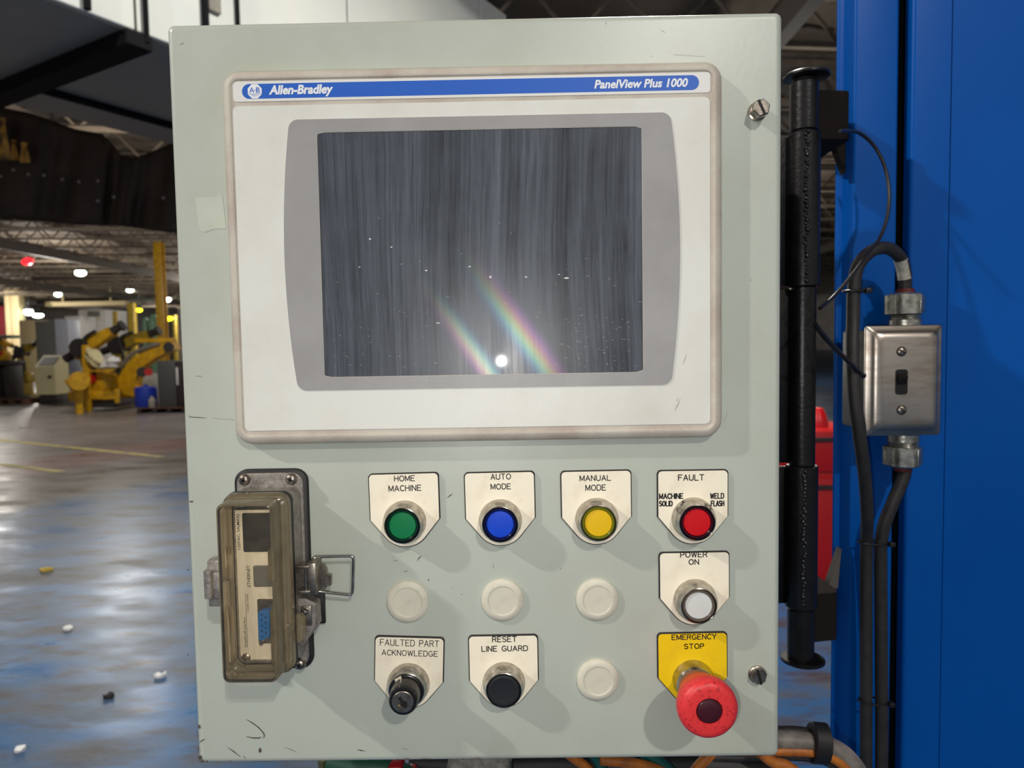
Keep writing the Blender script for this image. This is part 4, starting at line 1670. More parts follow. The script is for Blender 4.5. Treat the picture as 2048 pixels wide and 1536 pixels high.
for h, s in ((-.0068, 1.0), (-.0060, 1.06), (.0060, 1.06), (.0068, 1.0)):
    ov_.append([bm.verts.new(mt @ Vector((.0165 * s * math.cos(2 * PI * i / nn), .0135 * s * math.sin(2 * PI * i / nn), h))) for i in range(nn)])
for a_, b_ in zip(ov_, ov_[1:]):
    for i in range(nn):
        bm.faces.new((a_[i], a_[(i + 1) % nn], b_[(i + 1) % nn], b_[i]))
bm.faces.new(ov_[0]); bm.faces.new(ov_[-1])
whole('cable_strap', bm, M['rubber'], 'wide black fabric strap wrapped around the conduit and orange cable', 'strap')

# cables and hoses hanging just below the bottom edge of the enclosure
low = [('hose', [(655, 1522, .10), (700, 1532, .10), (770, 1538, .10), (830, 1560, .10)], .0095, 'green_hose', 'dark green hose under the bottom edge of the enclosure'),
       ('hose', [(820, 1526, .13), (900, 1530, .13), (1000, 1533, .13), (1120, 1530, .13), (1250, 1534, .13), (1400, 1530, .13), (1540, 1538, .13)], .0130, 'rubber', 'fat black hose running along under the enclosure'),
       ('orange_cable', [(1120, 1495, .10), (1150, 1518, .10), (1178, 1540, .10), (1200, 1575, .10)], .0042, 'orange_cable', 'orange cable dropping beside the first teal cable'),
       ('orange_cable', [(1200, 1520, .095), (1260, 1526, .095), (1300, 1534, .095), (1350, 1556, .095)], .0042, 'orange_cable', 'orange cable crossing flat between the two teal cables'),
       ('orange_cable', [(1440, 1490, .09), (1412, 1518, .09), (1392, 1540, .09), (1370, 1580, .09)], .0044, 'orange_cable', 'orange cable slanting under the emergency stop button'),
       ('orange_cable', [(1520, 1505, .10), (1545, 1524, .10), (1575, 1532, .10), (1610, 1560, .10)], .0046, 'orange_cable', 'orange cable looping below the enclosure corner next to the strap'),
       ('teal_cable', [(1180, 1500, .105), (1196, 1522, .105), (1206, 1545, .105), (1215, 1580, .105)], .0045, 'teal_cable', 'teal cable hanging under the yellow push button column'),
       ('teal_cable', [(1285, 1500, .105), (1308, 1520, .105), (1335, 1540, .105), (1370, 1580, .105)], .0060, 'teal_cable', 'thicker dark teal cable slanting under the lowest hole plug')]
for nm, pts, r, m, lb in low:
    cable(nm, pts, r, m, lb, 'hose' if nm == 'hose' else 'cable')
bm = B()
a = on_y(795, 1524, .10)
box(bm, a.x - .007, a.x + .005, .09, .11, a.z - .02, a.z + .002, .003)
box(bm, a.x + .005, a.x + .016, .092, .108, a.z - .022, a.z - .005, .003)
whole('hose_coupling', bm, M['red_paint'], 'small red hose coupling beside the green hose', 'coupling', kind=None)
bm = B()
a = on_y(960, 1530, .09)
for dx, dz, r in ((-.016, 0, .012), (0, .002, .015), (.014, -.001, .012), (.004, -.012, .016)):
    v = bmesh.ops.create_icosphere(bm, subdivisions=2, radius=r)['verts']
    bmesh.ops.translate(bm, verts=v, vec=a + Vector((dx, 0, dz)))
whole('cable_fitting', bm, M['grimy_white'], 'grimy white cable fitting peeking out under the black push button', 'fitting', kind=None)
for px, lb in ((1015, 'short brass stub beside the grimy white fitting'), (646, 'short brass stub at the end of the green hose')):
    a = on_y(px, 1518, .10)
    bm = B()
    cyl(bm, a + Vector((0, 0, -.05)), a, .0042, 16)
    whole('brass_stub', bm, M['brass'], lb, 'pipe stub')

# red tool chest seen between hinge post and blue machine
yr = 3.7
r0, r1 = on_y(1556, 1000, yr), on_y(1720, 1000, yr)
rd = thing('tool_chest', 'bright red tool chest standing on the floor behind the hinge post', 'tool chest', (r0.x, yr + .25, 0))
zz = [on_y(1645, y, yr).z for y in (858, 945, 957, 1182)]
bm = B()
box(bm, r0.x, r1.x, yr + .02, yr + .5, max(zz[3] - .02, .06), zz[0], .015)
obj('carcass', bm, M['red_paint'], rd)
for a_, b_ in ((zz[0] - .01, zz[1]), (zz[2], zz[3])):
    bm = B()
    box(bm, r0.x + .01, r1.x - .01, yr, yr + .03, b_, a_, .010)
    dw = obj('drawer', bm, M['red_paint'], rd)
    bm = B()
    bar(bm, (r0.x + .06, yr - .012, a_ - .05), (r1.x - .06, yr - .012, a_ - .05), .02)
    obj('drawer_pull', bm, M['dark_metal'], dw)
for x in (r0.x + .03, r1.x - .07):
    bm = B()
    cyl(bm, (x, yr + .1, .032), (x + .04, yr + .1, .032), .032, 16)
    cyl(bm, (x, yr + .42, .032), (x + .04, yr + .42, .032), .032, 16)
    box(bm, x, x + .04, yr + .06, yr + .46, .034, max(zz[3] - .02, .06), .004)
    tag(obj('castors', bm, M['dark_metal'], rd), kind='stuff')
bm = B()
p = on_y(1650, 830, yr)
lathe(bm, [(.06, zz[0]), (.06, zz[0] + .03), (.05, zz[0] + .07), (.03, p.z + .03), (.01, p.z + .035)], (p.x, yr + .1, 0), (0, 0, 1), 20)
whole('warning_beacon', bm, M['red_cap'], 'small red beacon sitting on top of the red tool chest', 'beacon')

# ================================================================ OVERHEAD DUCT
ZD = 3.9
A_, B_ = on_z(110, 0, ZD), on_z(331, 92, ZD)
C_, D_ = on_z(0, 206, ZD), on_z(331, 282, ZD)
ax = ((B_ - A_).normalized() + (D_ - C_).normalized()).normalized()
nx = Vector((ax.y, -ax.x, 0))               # towards the right-hand long side
wd_ = ((A_ + B_) / 2 - (C_ + D_) / 2).dot(nx)
org = (A_ + B_) / 2
org = Vector((org.x, org.y, ZD))


def dq(u, v, z):                              # u along the duct, v across from the pale side (positive = away from it)
    p = org + ax * u - nx * v
    return Vector((p.x, p.y, z))


# the far end of the pale side, where it stops above the enclosure
def along(px, py):
    d = ray(px, py)
    n = nx
    t = (org - CAM).dot(n) / d.dot(n)
    return (CAM + d * t - org).dot(ax)


U0, U1 = -5.0, max(1.5, min(along(530, 20), 9.0))
duct = thing('overhead_duct', 'large cream sided sheet metal duct with dark slate underside hanging overhead', 'duct', (org.x, org.y, ZD))
HD = 2.2


def quadbox(name, u0, u1, v0, v1, z0, z1, m, parent=duct, bev=.008):
    bm = B()
    pts = [dq(u0, v0, z0), dq(u1, v0, z0), dq(u1, v1, z0), dq(u0, v1, z0), dq(u0, v0, z1), dq(u1, v0, z1), dq(u1, v1, z1), dq(u0, v1, z1)]
    v = [bm.verts.new(p) for p in pts]
    for f in ((0, 1, 2, 3), (4, 5, 6, 7), (0, 1, 5, 4), (1, 2, 6, 5), (2, 3, 7, 6), (3, 0, 4, 7)):
        bm.faces.new([v[i] for i in f])
    if bev:
        bmesh.ops.bevel(bm, geom=bm.edges[:], offset=bev, segments=1, affect='EDGES')
    return obj(name, bm, M[m], parent)


def duv(px, py):
    p = on_z(px, py, ZD)
    return (p - org).dot(ax), -(p - org).dot(nx)


ub, vb = duv(270, 66)                          # where the cross beam meets the pale side
um, vm = duv(66, 168)                          # where the long rib starts
seams = [U0, ub - 2.6, ub, ub + 2.3, ub + 4.8, max(U1, ub + 5.5)]
for a_, b_ in zip(seams, seams[1:]):
    for v0, v1 in ((0.0, vm), (vm, wd_)):
        quadbox('bottom_sheet', a_ + .01, b_ - .01, v0 + .01, v1 - .01, ZD, ZD + .03, 'duct_grey')
    quadbox('side_sheet', a_ + .01, b_ - .01, -.012, .01, ZD + .012, ZD + HD, 'duct_white')
quadbox('core', U0, seams[-1], .02, wd_ - .01, ZD + .03, ZD + HD, 'duct_grey')
quadbox('cross_beam', ub - .10, ub + .11, -.04, wd_ + .05, ZD - .12, ZD - .005, 'duct_black')
quadbox('long_rib', ub + .11, seams[-1], vm - .035, vm + .035, ZD - .06, ZD - .002, 'duct_black')
quadbox('cross_rib', ub + 2.18, ub + 2.42, .02, wd_, ZD - .010, ZD - .001, 'duct_grey')
for px, r, lab in ((286, .020, 1), (170, .026, 0), (405, .030, 0), (470, .018, 0)):
    u = along(px, 30)
    bm = B()
    cyl(bm, dq(u, -.035, ZD - .06 if lab else ZD + .02), dq(u, -.035, 7.1), r, 12)
    obj('hanger_rod', bm, M['duct_black'], duct)
u = along(424, 30)
quadbox('rod_bracket', u - .06, u + .06, -.05, -.01, ZD + .4, ZD + 1.6, 'grimy_white')
# a second dark sheet metal box beyond it
s0 = on_y(530, 20, 10.2)
s1 = on_y(940, 20, 10.2)
bd = thing('ventilation_box', 'dark slate ventilation box hanging beyond the cream sided duct', 'duct', (s0.x, 10.2, 5.2))
zt = on_y(700, 60, 10.2).z
bm = B()
box(bm, s0.x - .1, s0.x + 1.25, 10.2, 13, zt, 7.0, .02)
obj('sheet_side', bm, M['duct_grey'], bd)
bm = B()
box(bm, s0.x + 1.27, s1.x, 10.25, 13, zt, 7.0, .02)
obj('sheet_side', bm, M['duct_black'], bd)

# ================================================================ TARP CURTAIN beyond the duct
def tarp_mesh():
    bm = B()
    yk = 9.2
    top = [(-90, 205), (0, 214), (60, 226), (110, 243), (150, 258), (205, 268), (225, 288), (243, 310), (265, 317), (300, 305), (345, 286), (400, 280)]
    bot = [(-90, 420), (0, 438), (60, 440), (110, 446), (150, 450), (205, 452), (225, 452), (243, 452), (265, 455), (300, 460), (345, 466), (400, 470)]
    cols = []
    n = 66
    for i in range(n + 1):
        t = i / n * (len(top) - 1)
        k = min(int(t), len(top) - 2)
        f = t - k
        a = (top[k][0] * (1 - f) + top[k + 1][0] * f, top[k][1] * (1 - f) + top[k + 1][1] * f)
        b_ = (bot[k][0] * (1 - f) + bot[k + 1][0] * f, bot[k][1] * (1 - f) + bot[k + 1][1] * f)
        col = []
        for j in range(15):
            s = j / 14
            y = yk + .07 * math.sin(i * .37 + s * 2) * (.3 + s) + .02 * math.sin(i * 1.1 + 4 * s)
            p = on_y(a[0] * (1 - s) + b_[0] * s, a[1] * (1 - s) + b_[1] * s, y)
            col.append(bm.verts.new(p))
        cols.append(col)
    for a, b_ in zip(cols, cols[1:]):
        for j in range(14):
            bm.faces.new((a[j], b_[j], b_[j + 1], a[j + 1]))
    return bm


tarp = thing('welding_curtain', 'dark brown tarpaulin curtain with a row of eyelets sagging below the duct', 'curtain', on_y(150, 350, 9.2))
to = obj('tarp', tarp_mesh(), M['tarp'], tarp, sharp=80)
md = to.modifiers.new('thickness', 'SOLIDIFY')
md.thickness = .012
for i, (px, py) in enumerate(((2, 353), (27, 340), (57, 349), (88, 351), (125, 359), (158, 364), (196, 362), (228, 394), (196, 402), (327, 396))):
    c = on_y(px, py, 8.95)
    bm = B()
    a0 = random.uniform(-.3, .3)
    lathe(bm, [(.010, -.004), (.019, .0), (.021, .006), (.010, .010)], c, Vector((.1, -1, a0)), 12)
    obj('eyelet', bm, M['grimy_white'], tarp)
bm = B()
for x0, y0, x1, y1 in ((-20, 235, 18, 320), (22, 280, 36, 320), (40, 285, 58, 325)):
    p, q = on_y(x0, y0, 8.98), on_y(x1, y1, 8.98)
    n = 5
    V = [[bm.verts.new((p.x + (q.x - p.x) * i / n, 8.98 + .03 * math.sin(i * 2 + j), p.z + (q.z - p.z) * j / n)) for i in range(n + 1)] for j in range(n + 1)]
    for j in range(n):
        for i in range(n):
            bm.faces.new((V[j][i], V[j][i + 1], V[j + 1][i + 1], V[j + 1][i]))
tag(obj('amber_window', bm, M['amber_glow_patch'], tarp), kind='stuff')

# ================================================================ LAMPS IN THE HALL
def hall_lamp(px, py, y, r, label, m='lamp_glow', long=1.0):
    c = on_y(px, py, y)
    t = thing('bay_lamp', label, 'lamp', c, 'high bay lamps under the roof')
    bm = B()
    v = bmesh.ops.create_uvsphere(bm, u_segments=20, v_segments=12, radius=r)['verts']
    for q in v:
        q.co.x *= long
        q.co.z *= .7
    bmesh.ops.translate(bm, verts=v, vec=c)
    obj('bulb', bm, M[m], t)
    bm = B()
    lathe(bm, [(r * 1.25 * long, 0), (r * .9, r * .6), (r * .3, r * 1.1), (r * .3, r * 1.6)], c + Vector((0, 0, r * .45)), (0, 0, 1), 20)
    obj('reflector', bm, M['lamp_shell'], t)
    bm = B()
    cyl(bm, c + Vector((0, 0, r * 1.6)), Vector((c.x, c.y, 7.2)), .02, 6)
    obj('hanger', bm, M['lamp_shell'], t)


for px, py, y, r, lab, m, lg in ((161, 546, 42, .26, 'bright white bay lamp hanging highest over the yellow robots', 'lamp_glow', 1.2), (260, 580, 58, .26, 'white bay lamp hanging above the yellow robots next to the yellow column', 'lamp_glow', 1.1),
                                 (116, 589, 58, .25, 'white bay lamp over the tall grey cabinet', 'lamp_glow', 1.1), (10, 597, 66, .30, 'white bay lamp beside the cream wall column', 'lamp_glow', 1.1),
                                 (227, 605, 70, .34, 'white bay lamp at the end of the pale beam', 'lamp_glow', 1.1), (334, 599, 66, .32, 'white bay lamp just past the yellow column', 'lamp_glow', 1.1),
                                 (57, 624, 60, .40, 'tall white lamp low over the cabinets, first of a pair', 'lamp_glow', .8), (76, 631, 68, .30, 'oblong white lamp low over the cabinets, second of a pair', 'lamp_glow', 1.7),
                                 (281, 588, 74, .16, 'dim small lamp between two bright bay lamps', 'lamp_shell', 1.1),
                                 (278, 620, 50, .22, 'round yellow lamp in front of the green tanks', 'lamp_warm', 1.0), (332, 637, 40, .22, 'oblong yellow lamp at the foot of the yellow column', 'lamp_warm', 1.9)):
    hall_lamp(px, py, y, r, lab, m, lg)
c = on_y(55, 523, 34)
t = thing('signal_light', 'glowing red signal light under the roof joists', 'signal light', c)
bm = B()
v = bmesh.ops.create_uvsphere(bm, u_segments=16, v_segments=10, radius=.24)['verts']
for q in v:
    q.co = Vector((q.co.x * 1.15, q.co.y, q.co.z * .75 + q.co.x * .2))
bmesh.ops.translate(bm, verts=v, vec=c)
obj('lens', bm, M['red_glow'], t)
bm = B()
cyl(bm, c + Vector((0, .1, .1)), Vector((c.x, c.y + .1, 7.17)), .03, 6)
obj('stem', bm, M['lamp_shell'], t)

# ================================================================ MACHINES ON THE FAR FLOOR
def gy(py, px=150):
    return on_z(px, py, 0).y


def pbox(bm, x0, y0, x1, y1, y, dep, bev=.02):
    """Box standing at depth y whose front covers the given pixels."""
    a, b_ = on_y(x0, y1, y), on_y(x1, y0, y)
    return box(bm, a.x, b_.x, y, y + dep, max(a.z, 0.0), b_.z, bev)


def pos(px, py, y):
    return on_y(px, py, y)


def limb(bm, a, b_, w0, w1, dep):
    """Tapered slab arm from a to b (in the plane facing the viewer)."""
    a, b_ = Vector(a), Vector(b_)
    t = (b_ - a).normalized()
    s = t.cross(Vector((0, 1, 0))).normalized()
    vs = []
    for p, wd in ((a, w0), (b_, w1)):
        for yy in (-dep / 2, dep / 2):
            for sg in (-1, 1):
                vs.append(bm.verts.new(p + s * wd / 2 * sg + Vector((0, yy, 0))))
    for f in ((0, 1, 3, 2), (4, 5, 7, 6), (0, 1, 5, 4), (2, 3, 7, 6), (0, 2, 6, 4), (1, 3, 7, 5)):
        bm.faces.new([vs[i] for i in f])
    return bm


def robot(label, y, px, paint, base, shoulder, elbow, wrist, s=1.0, group='parked yellow robots'):
    """base, shoulder, elbow, wrist: pixels in the photograph."""
    b0 = pos(*base, y)
    t = thing('industrial_robot', label, 'robot', (b0.x, y, max(b0.z, 0.02)), group)
    sh, el, wr = pos(*shoulder, y), pos(*elbow, y), pos(*wrist, y)
    bm = B()
    box(bm, b0.x - .38 * s, b0.x + .38 * s, y - .35 * s, y + .35 * s, max(b0.z, .02), max(b0.z, .02) + .22 * s, .03)
    cyl(bm, (b0.x, y, max(b0.z, .02) + .2 * s), (b0.x, y, sh.z - .1 * s), .30 * s, 20, .24 * s)
    obj('base', bm, M[paint], t)
    bm = B()
    box(bm, sh.x - .30 * s, sh.x + .30 * s, y - .28 * s, y + .28 * s, sh.z - .25 * s, sh.z + .12 * s, .06)
    obj('turret', bm, M[paint], t)
    bm = B()
    limb(bm, sh, el, .36 * s, .26 * s, .22 * s)
    cyl(bm, sh + Vector((0, -.24 * s, 0)), sh + Vector((0, .24 * s, 0)), .20 * s, 20)
    obj('lower_arm', bm, M[paint], t)
    bm = B()
    d = (wr - el).normalized()
    limb(bm, el - d * .22 * s, wr, .34 * s, .18 * s, .26 * s)
    obj('upper_arm', bm, M[paint], t)
    bm = B()
    cyl(bm, el + Vector((0, -.2 * s, 0)), el + Vector((0, .2 * s, 0)), .21 * s, 20)
    cyl(bm, el - d * .2 * s, el - d * .48 * s, .10 * s, 14)
    obj('elbow_motor', bm, M['dark_metal'], t)
    bm = B()
    cyl(bm, wr - d * .02, wr + d * .2 * s, .10 * s, 16, .07 * s)
    cyl(bm, wr + d * .2 * s, wr + d * .26 * s, .12 * s, 16)
    obj('wrist', bm, M['dark_metal'], t)
    bm = B()
    cyl(bm, sh + Vector((.05, -.25 * s, .02)), sh + Vector((.05, -.42 * s, .02)), .11 * s, 16)
    obj('shoulder_motor', bm, M['red_paint'] if paint == 'yellow_paint' else M['dark_metal'], t)
    bm = B()
    tube(bm, [sh + Vector((.1, -.3 * s, .1)), sh.lerp(el, .5) + Vector((.25 * s, -.3 * s, 0)), el + Vector((.15 * s, -.25 * s, .15 * s)), el.lerp(wr, .6) + Vector((0, -.2 * s, .15 * s))], .035 * s, 8, 5)
    obj('hose', bm, M['rubber'], t)
    return t


Y1 = gy(818)
# tall cabinet pair
yc = gy(803)
cab = thing('tall_cabinet', 'tall grey control cabinet with pale blue front, standing behind the cream console', 'cabinet', (pos(108, 800, yc).x, yc, 0))
bm = B(); pbox(bm, 78, 641, 112, 803, yc + .1, .6); obj('side_panel', bm, M['grey_paint'], cab)
bm = B(); pbox(bm, 112, 638, 135, 712, yc, .6); obj('upper_door', bm, M['pale_paint'], cab)
bm = B(); pbox(bm, 108, 713, 138, 806, yc, .6); obj('lower_door', bm, M['slate_paint'], cab)
bm = B(); pbox(bm, 112, 733, 117, 738, yc - .04, .05, .005); obj('latch_handle', bm, M['dark_metal'], cab)
# cream console
yk = gy(808)
con = thing('operator_console', 'cream sloped top operator console in front of the tall grey cabinet', 'console', (pos(91, 800, yk).x, yk, 0))
a, b_ = pos(73, 795, yk), pos(109, 733, yk)
tz = pos(90, 711, yk).z
bm = B()
v = []
for x in (a.x, b_.x):
    for y, z in ((yk, .28), (yk + .62, .28), (yk + .62, tz), (yk + .40, tz), (yk, b_.z)):
        v.append(bm.verts.new((x, y, z)))
bm.faces.new(v[:5]); bm.faces.new(v[5:])
for i in range(5):
    bm.faces.new((v[i], v[(i + 1) % 5], v[5 + (i + 1) % 5], v[5 + i]))
obj('housing', bm, M['cream_paint'], con)
bm = B()
n_ = Vector((0, -(tz - b_.z), .40)).normalized()
p0 = [Vector((x, y, z)) for x, y, z in ((a.x + .06, yk + .05, b_.z + .05 * (tz - b_.z) / .4), (b_.x - .06, yk + .05, b_.z + .05 * (tz - b_.z) / .4), (b_.x - .06, yk + .33, b_.z + .33 * (tz - b_.z) / .4), (a.x + .06, yk + .33, b_.z + .33 * (tz - b_.z) / .4))]
lo = [bm.verts.new(p - n_ * .01) for p in p0]
hi = [bm.verts.new(p + n_ * .012) for p in p0]
bm.faces.new(lo); bm.faces.new(hi)
for i in range(4):
    bm.faces.new((lo[i], lo[(i + 1) % 4], hi[(i + 1) % 4], hi[i]))
obj('key_panel', bm, M['dark_metal'], con)
bm = B(); q = pos(100, 754, yk); cyl(bm, (q.x, yk - .03, q.z), (q.x, yk + .02, q.z), .05, 14); obj('door_lock', bm, M['dark_metal'], con)
bm = B(); box(bm, a.x + .04, b_.x - .04, yk + .06, yk + .56, 0, .285, .01); obj('plinth', bm, M['dark_metal'], con)
# pedestal on a pallet
yp = gy(806)
pal = thing('wooden_pallet', 'rusty brown wooden pallet carrying the dark pedestal', 'pallet', (pos(5, 800, yp).x, yp, 0))
x0, x1 = pos(-60, 800, yp).x, pos(50, 800, yp).x
for i in range(6):
    bm = B(); box(bm, x0, x1, yp + i * .2, yp + i * .2 + .15, .11, .14, .004); obj('deck_board', bm, M['rusty'], pal)
for i in range(5):
    x = x0 + (x1 - x0 - .12) * i / 4
    bm = B(); box(bm, x, x + .12, yp, yp + 1.1, 0, .108, .004); obj('bearer', bm, M['rusty'], pal)
ped = thing('steel_pedestal', 'dark grimy steel pedestal standing on the rusty pallet', 'pedestal', (pos(10, 790, yp).x, yp + .5, .141))
q = pos(8, 760, yp + .5)
px0, px1 = pos(-20, 760, yp + .5).x, pos(36, 760, yp + .5).x
pzt = pos(8, 721, yp + .5).z
bm = B(); box(bm, px0, px1, yp + .1, yp + .9, pzt - .13, pzt, .02); obj('top_plate', bm, M['dark_metal'], ped)
for i in range(3):
    x = px0 + .05 + (px1 - px0 - .25) * i / 2
    bm = B(); box(bm, x, x + .15, yp + .2, yp + .8, .19, pzt - .13, .02); obj('column', bm, M['dark_metal'], ped)
bm = B(); box(bm, px0 - .05, px1 + .05, yp + .1, yp + .9, .141, .195, .01); obj('foot_plate', bm, M['dark_metal'], ped)
robot('yellow robot standing on the dark grimy pedestal', yp + .5, 5, 'yellow_paint', (2, 721), (6, 708), (-6, 680), (24, 692), .55)
bm = B(); pbox(bm, -8, 670, 18, 677, yp + 1.6, .5); whole('storage_tray', bm, M['tank_green'], 'flat light green tray beyond the robot on the pedestal', 'tray')
robot('faded olive yellow robot squeezed between pedestal and cream console', gy(800) + .4, 52, 'olive_paint', (52, 806), (50, 752), (44, 704), (66, 690), .8)
# main robots
yA = gy(824)
skid = thing('robot_stand', 'yellow tubular robot stand with one long upright post', 'stand', (pos(200, 815, yA).x, yA, 0))
for x, y0, y1, w0 in ((172, 690, 826, 5), (232, 778, 806, 6)):
    bm = B(); pbox(bm, x - w0 / 2, y0, x + w0 / 2, y1, yA, .09, .008); obj('upright', bm, M['yellow_paint'], skid)
for x0, x1, y0, y1 in ((170, 226, 738, 744), (174, 234, 793, 799)):
    bm = B(); pbox(bm, x0, y0, x1, y1, yA + .02, .08, .008); obj('cross_rail', bm, M['yellow_paint'], skid)
bm = B(); pbox(bm, 155, 800, 232, 816, yA + .1, .9); obj('skid_base', bm, M['dark_metal'], skid)
robot('yellow robot with dark red motor head on the tubular stand', yA + .55, 190, 'yellow_paint', (190, 800), (196, 758), (168, 696), (226, 662), 1.15)
bm = B()
limb(bm, pos(146, 772, yA - .5), pos(168, 754, yA - .5), .34, .22, .36)
cyl(bm, pos(158, 762, yA - .8), pos(158, 762, yA - .2), .22, 20)
cyl(bm, (pos(156, 765, yA - .5).x, yA - .5, 0), pos(156, 765, yA - .5), .09, 14)
whole('gear_housing', bm, M['yellow_paint'], 'yellow drum shaped gear housing beside the tubular stand', 'gear housing', kind='thing')
bm = B()
v = bmesh.ops.create_uvsphere(bm, u_segments=18, v_segments=12, radius=.17)['verts']
for q in v:
    q.co = Vector((q.co.x * 1.25 + q.co.z * .6, q.co.y, q.co.z * .9)) * (1 + .18 * math.sin(q.co.x * 31 + q.co.z * 23) + .12 * math.sin(q.co.z * 47))
bmesh.ops.translate(bm, verts=v, vec=pos(222, 726, yA + .1))
whole('dust_cover', bm, M['white_paint'], 'white cover bag wrapped over the middle of the yellow robots', 'cover')
bm = B()
v = bmesh.ops.create_uvsphere(bm, u_segments=18, v_segments=12, radius=.20)['verts']
for q in v:
    q.co = Vector((q.co.x * .9 - q.co.z * .45, q.co.y, q.co.z * 1.2)) * (1 + .15 * math.sin(q.co.x * 29 + q.co.z * 21))
bmesh.ops.translate(bm, verts=v, vec=pos(190, 715, yA + .05))
whole('dust_cover', bm, M['cream_paint'], 'cream cover bag hanging over the yellow robot on the stand', 'cover')
yB = gy(812, 260)
robot('yellow robot with dark motors folded between the stand and the curved boom', yB + 1.3, 235, 'olive_paint', (240, 815), (242, 748), (240, 690), (300, 668), 1.15)
# big curved boom
t = thing('robot_boom', 'large yellow curved robot boom rising beside the charcoal cabinet', 'robot', (pos(250, 790, yB - .5).x, yB - .5, .05), 'parked yellow robots')
yy = yB - .5
cen = [(246, 788), (252, 760), (264, 738), (282, 720), (305, 706), (328, 696), (345, 692)]
wid = [40, 34, 28, 24, 22, 20, 16]
bm = B()
L_, R2 = [], []
for i, (px, py) in enumerate(cen):
    p = pos(px, py, yy)
    q0, q1 = pos(*cen[max(i - 1, 0)], yy), pos(*cen[min(i + 1, len(cen) - 1)], yy)
    tt = (q1 - q0).normalized()
    s_ = Vector((-tt.z, 0, tt.x)) * (wid[i] / 2 / FPX * (yy + .48))
    L_.append([bm.verts.new(p + s_ + Vector((0, k, 0))) for k in (0, .4)])
    R2.append([bm.verts.new(p - s_ + Vector((0, k, 0))) for k in (0, .4)])
for i in range(len(cen) - 1):
    bm.faces.new((L_[i][0], L_[i + 1][0], R2[i + 1][0], R2[i][0]))
    bm.faces.new((L_[i][1], R2[i][1], R2[i + 1][1], L_[i + 1][1]))
    bm.faces.new((L_[i][0], L_[i][1], L_[i + 1][1], L_[i + 1][0]))
    bm.faces.new((R2[i][0], R2[i + 1][0], R2[i + 1][1], R2[i][1]))
bm.faces.new((L_[0][0], R2[0][0], R2[0][1], L_[0][1]))
bm.faces.new((L_[-1][0], L_[-1][1], R2[-1][1], R2[-1][0]))
obj('boom_arm', bm, M['yellow_paint'], t)
bm = B(); pbox(bm, 232, 772, 278, 796, yy + .05, .6, .05); obj('base', bm, M['yellow_paint'], t)
bm = B(); pbox(bm, 236, 794, 272, 808, yy + .1, .6, .02); obj('foot', bm, M['dark_metal'], t)
bm = B(); pbox(bm, 268, 676, 345, 686, yy + .1, .25, .02); obj('top_beam', bm, M['yellow_paint'], t)
bm = B(); cyl(bm, pos(337, 694, yy - .1), pos(337, 694, yy + .5), .13, 18); obj('pivot_motor', bm, M['dark_metal'], t)
bm = B(); cyl(bm, pos(284, 744, yy - .2), pos(284, 744, yy + .2), .13, 18); obj('drive_motor', bm, M['dark_metal'], t)
bm = B(); cyl(bm, pos(297, 744, yy - .2), pos(297, 744, yy + .1), .10, 18); obj('motor_cap', bm, M['red_paint'], t, label='red motor cap')
bm = B(); tube(bm, [pos(240, 735, yy - .05), pos(262, 710, yy - .05), pos(290, 696, yy - .05), pos(320, 688, yy)], .05, 8, 5); obj('cable_dress', bm, M['conduit'], t)
# charcoal cabinet on pallet, drum, bottle
yd = gy(826, 320)
pal2 = thing('wooden_pallet', 'dark wooden pallet under the charcoal cabinet', 'pallet', (pos(325, 822, yd).x, yd, 0))
x0, x1 = pos(274, 820, yd).x, pos(372, 820, yd).x
for i in range(5):
    bm = B(); box(bm, x0, x1, yd + i * .2, yd + i * .2 + .15, .10, .125, .004); obj('deck_board', bm, M['rusty'], pal2)
for i in range(4):
    x = x0 + (x1 - x0 - .1) * i / 3
    bm = B(); box(bm, x, x + .1, yd, yd + .98, 0, .098, .004); obj('bearer', bm, M['dark_metal'], pal2)
cc = thing('equipment_cabinet', 'charcoal equipment cabinet with pale edge on a dark pallet next to the curved boom', 'cabinet', (pos(330, 815, yd).x, yd, .126))
a, b_ = pos(309, 722, yd), pos(350, 822, yd)
bm = B(); box(bm, a.x, b_.x, yd + .1, yd + .7, .126, a.z, .015); obj('shell', bm, M['charcoal_paint'], cc)
bm = B(); box(bm, b_.x + .005, b_.x + .35, yd + .12, yd + .7, .126, a.z - .02, .01); obj('door', bm, M['dark_metal'], cc)
bm = B(); a2, b2 = pos(352, 735, yd + .1), pos(357, 770, yd + .1); box(bm, a2.x, b2.x, yd + .09, yd + .118, b2.z, a2.z, .005); obj('label_plate', bm, M['white_paint'], cc)
c = pos(290, 788, yd + .3)
bm = B()
lathe(bm, [(.24, .126), (.25, .16), (.25, .55), (.23, .60), (.06, .62), (.06, .66)], (c.x, yd + .35, 0), (0, 0, 1), 24)
whole('drum', bm, M['royal_paint'], 'royal blue plastic drum in front of the curved boom', 'drum')
c = pos(305, 803, yd + .08)
bm = B()
lathe(bm, [(.075, .126), (.08, .14), (.08, .30), (.035, .36), (.035, .40)], (c.x, yd + .06, 0), (0, 0, 1), 18)
whole('bottle', bm, M['grimy_white'], 'off-white plastic bottle beside the blue drum', 'bottle')

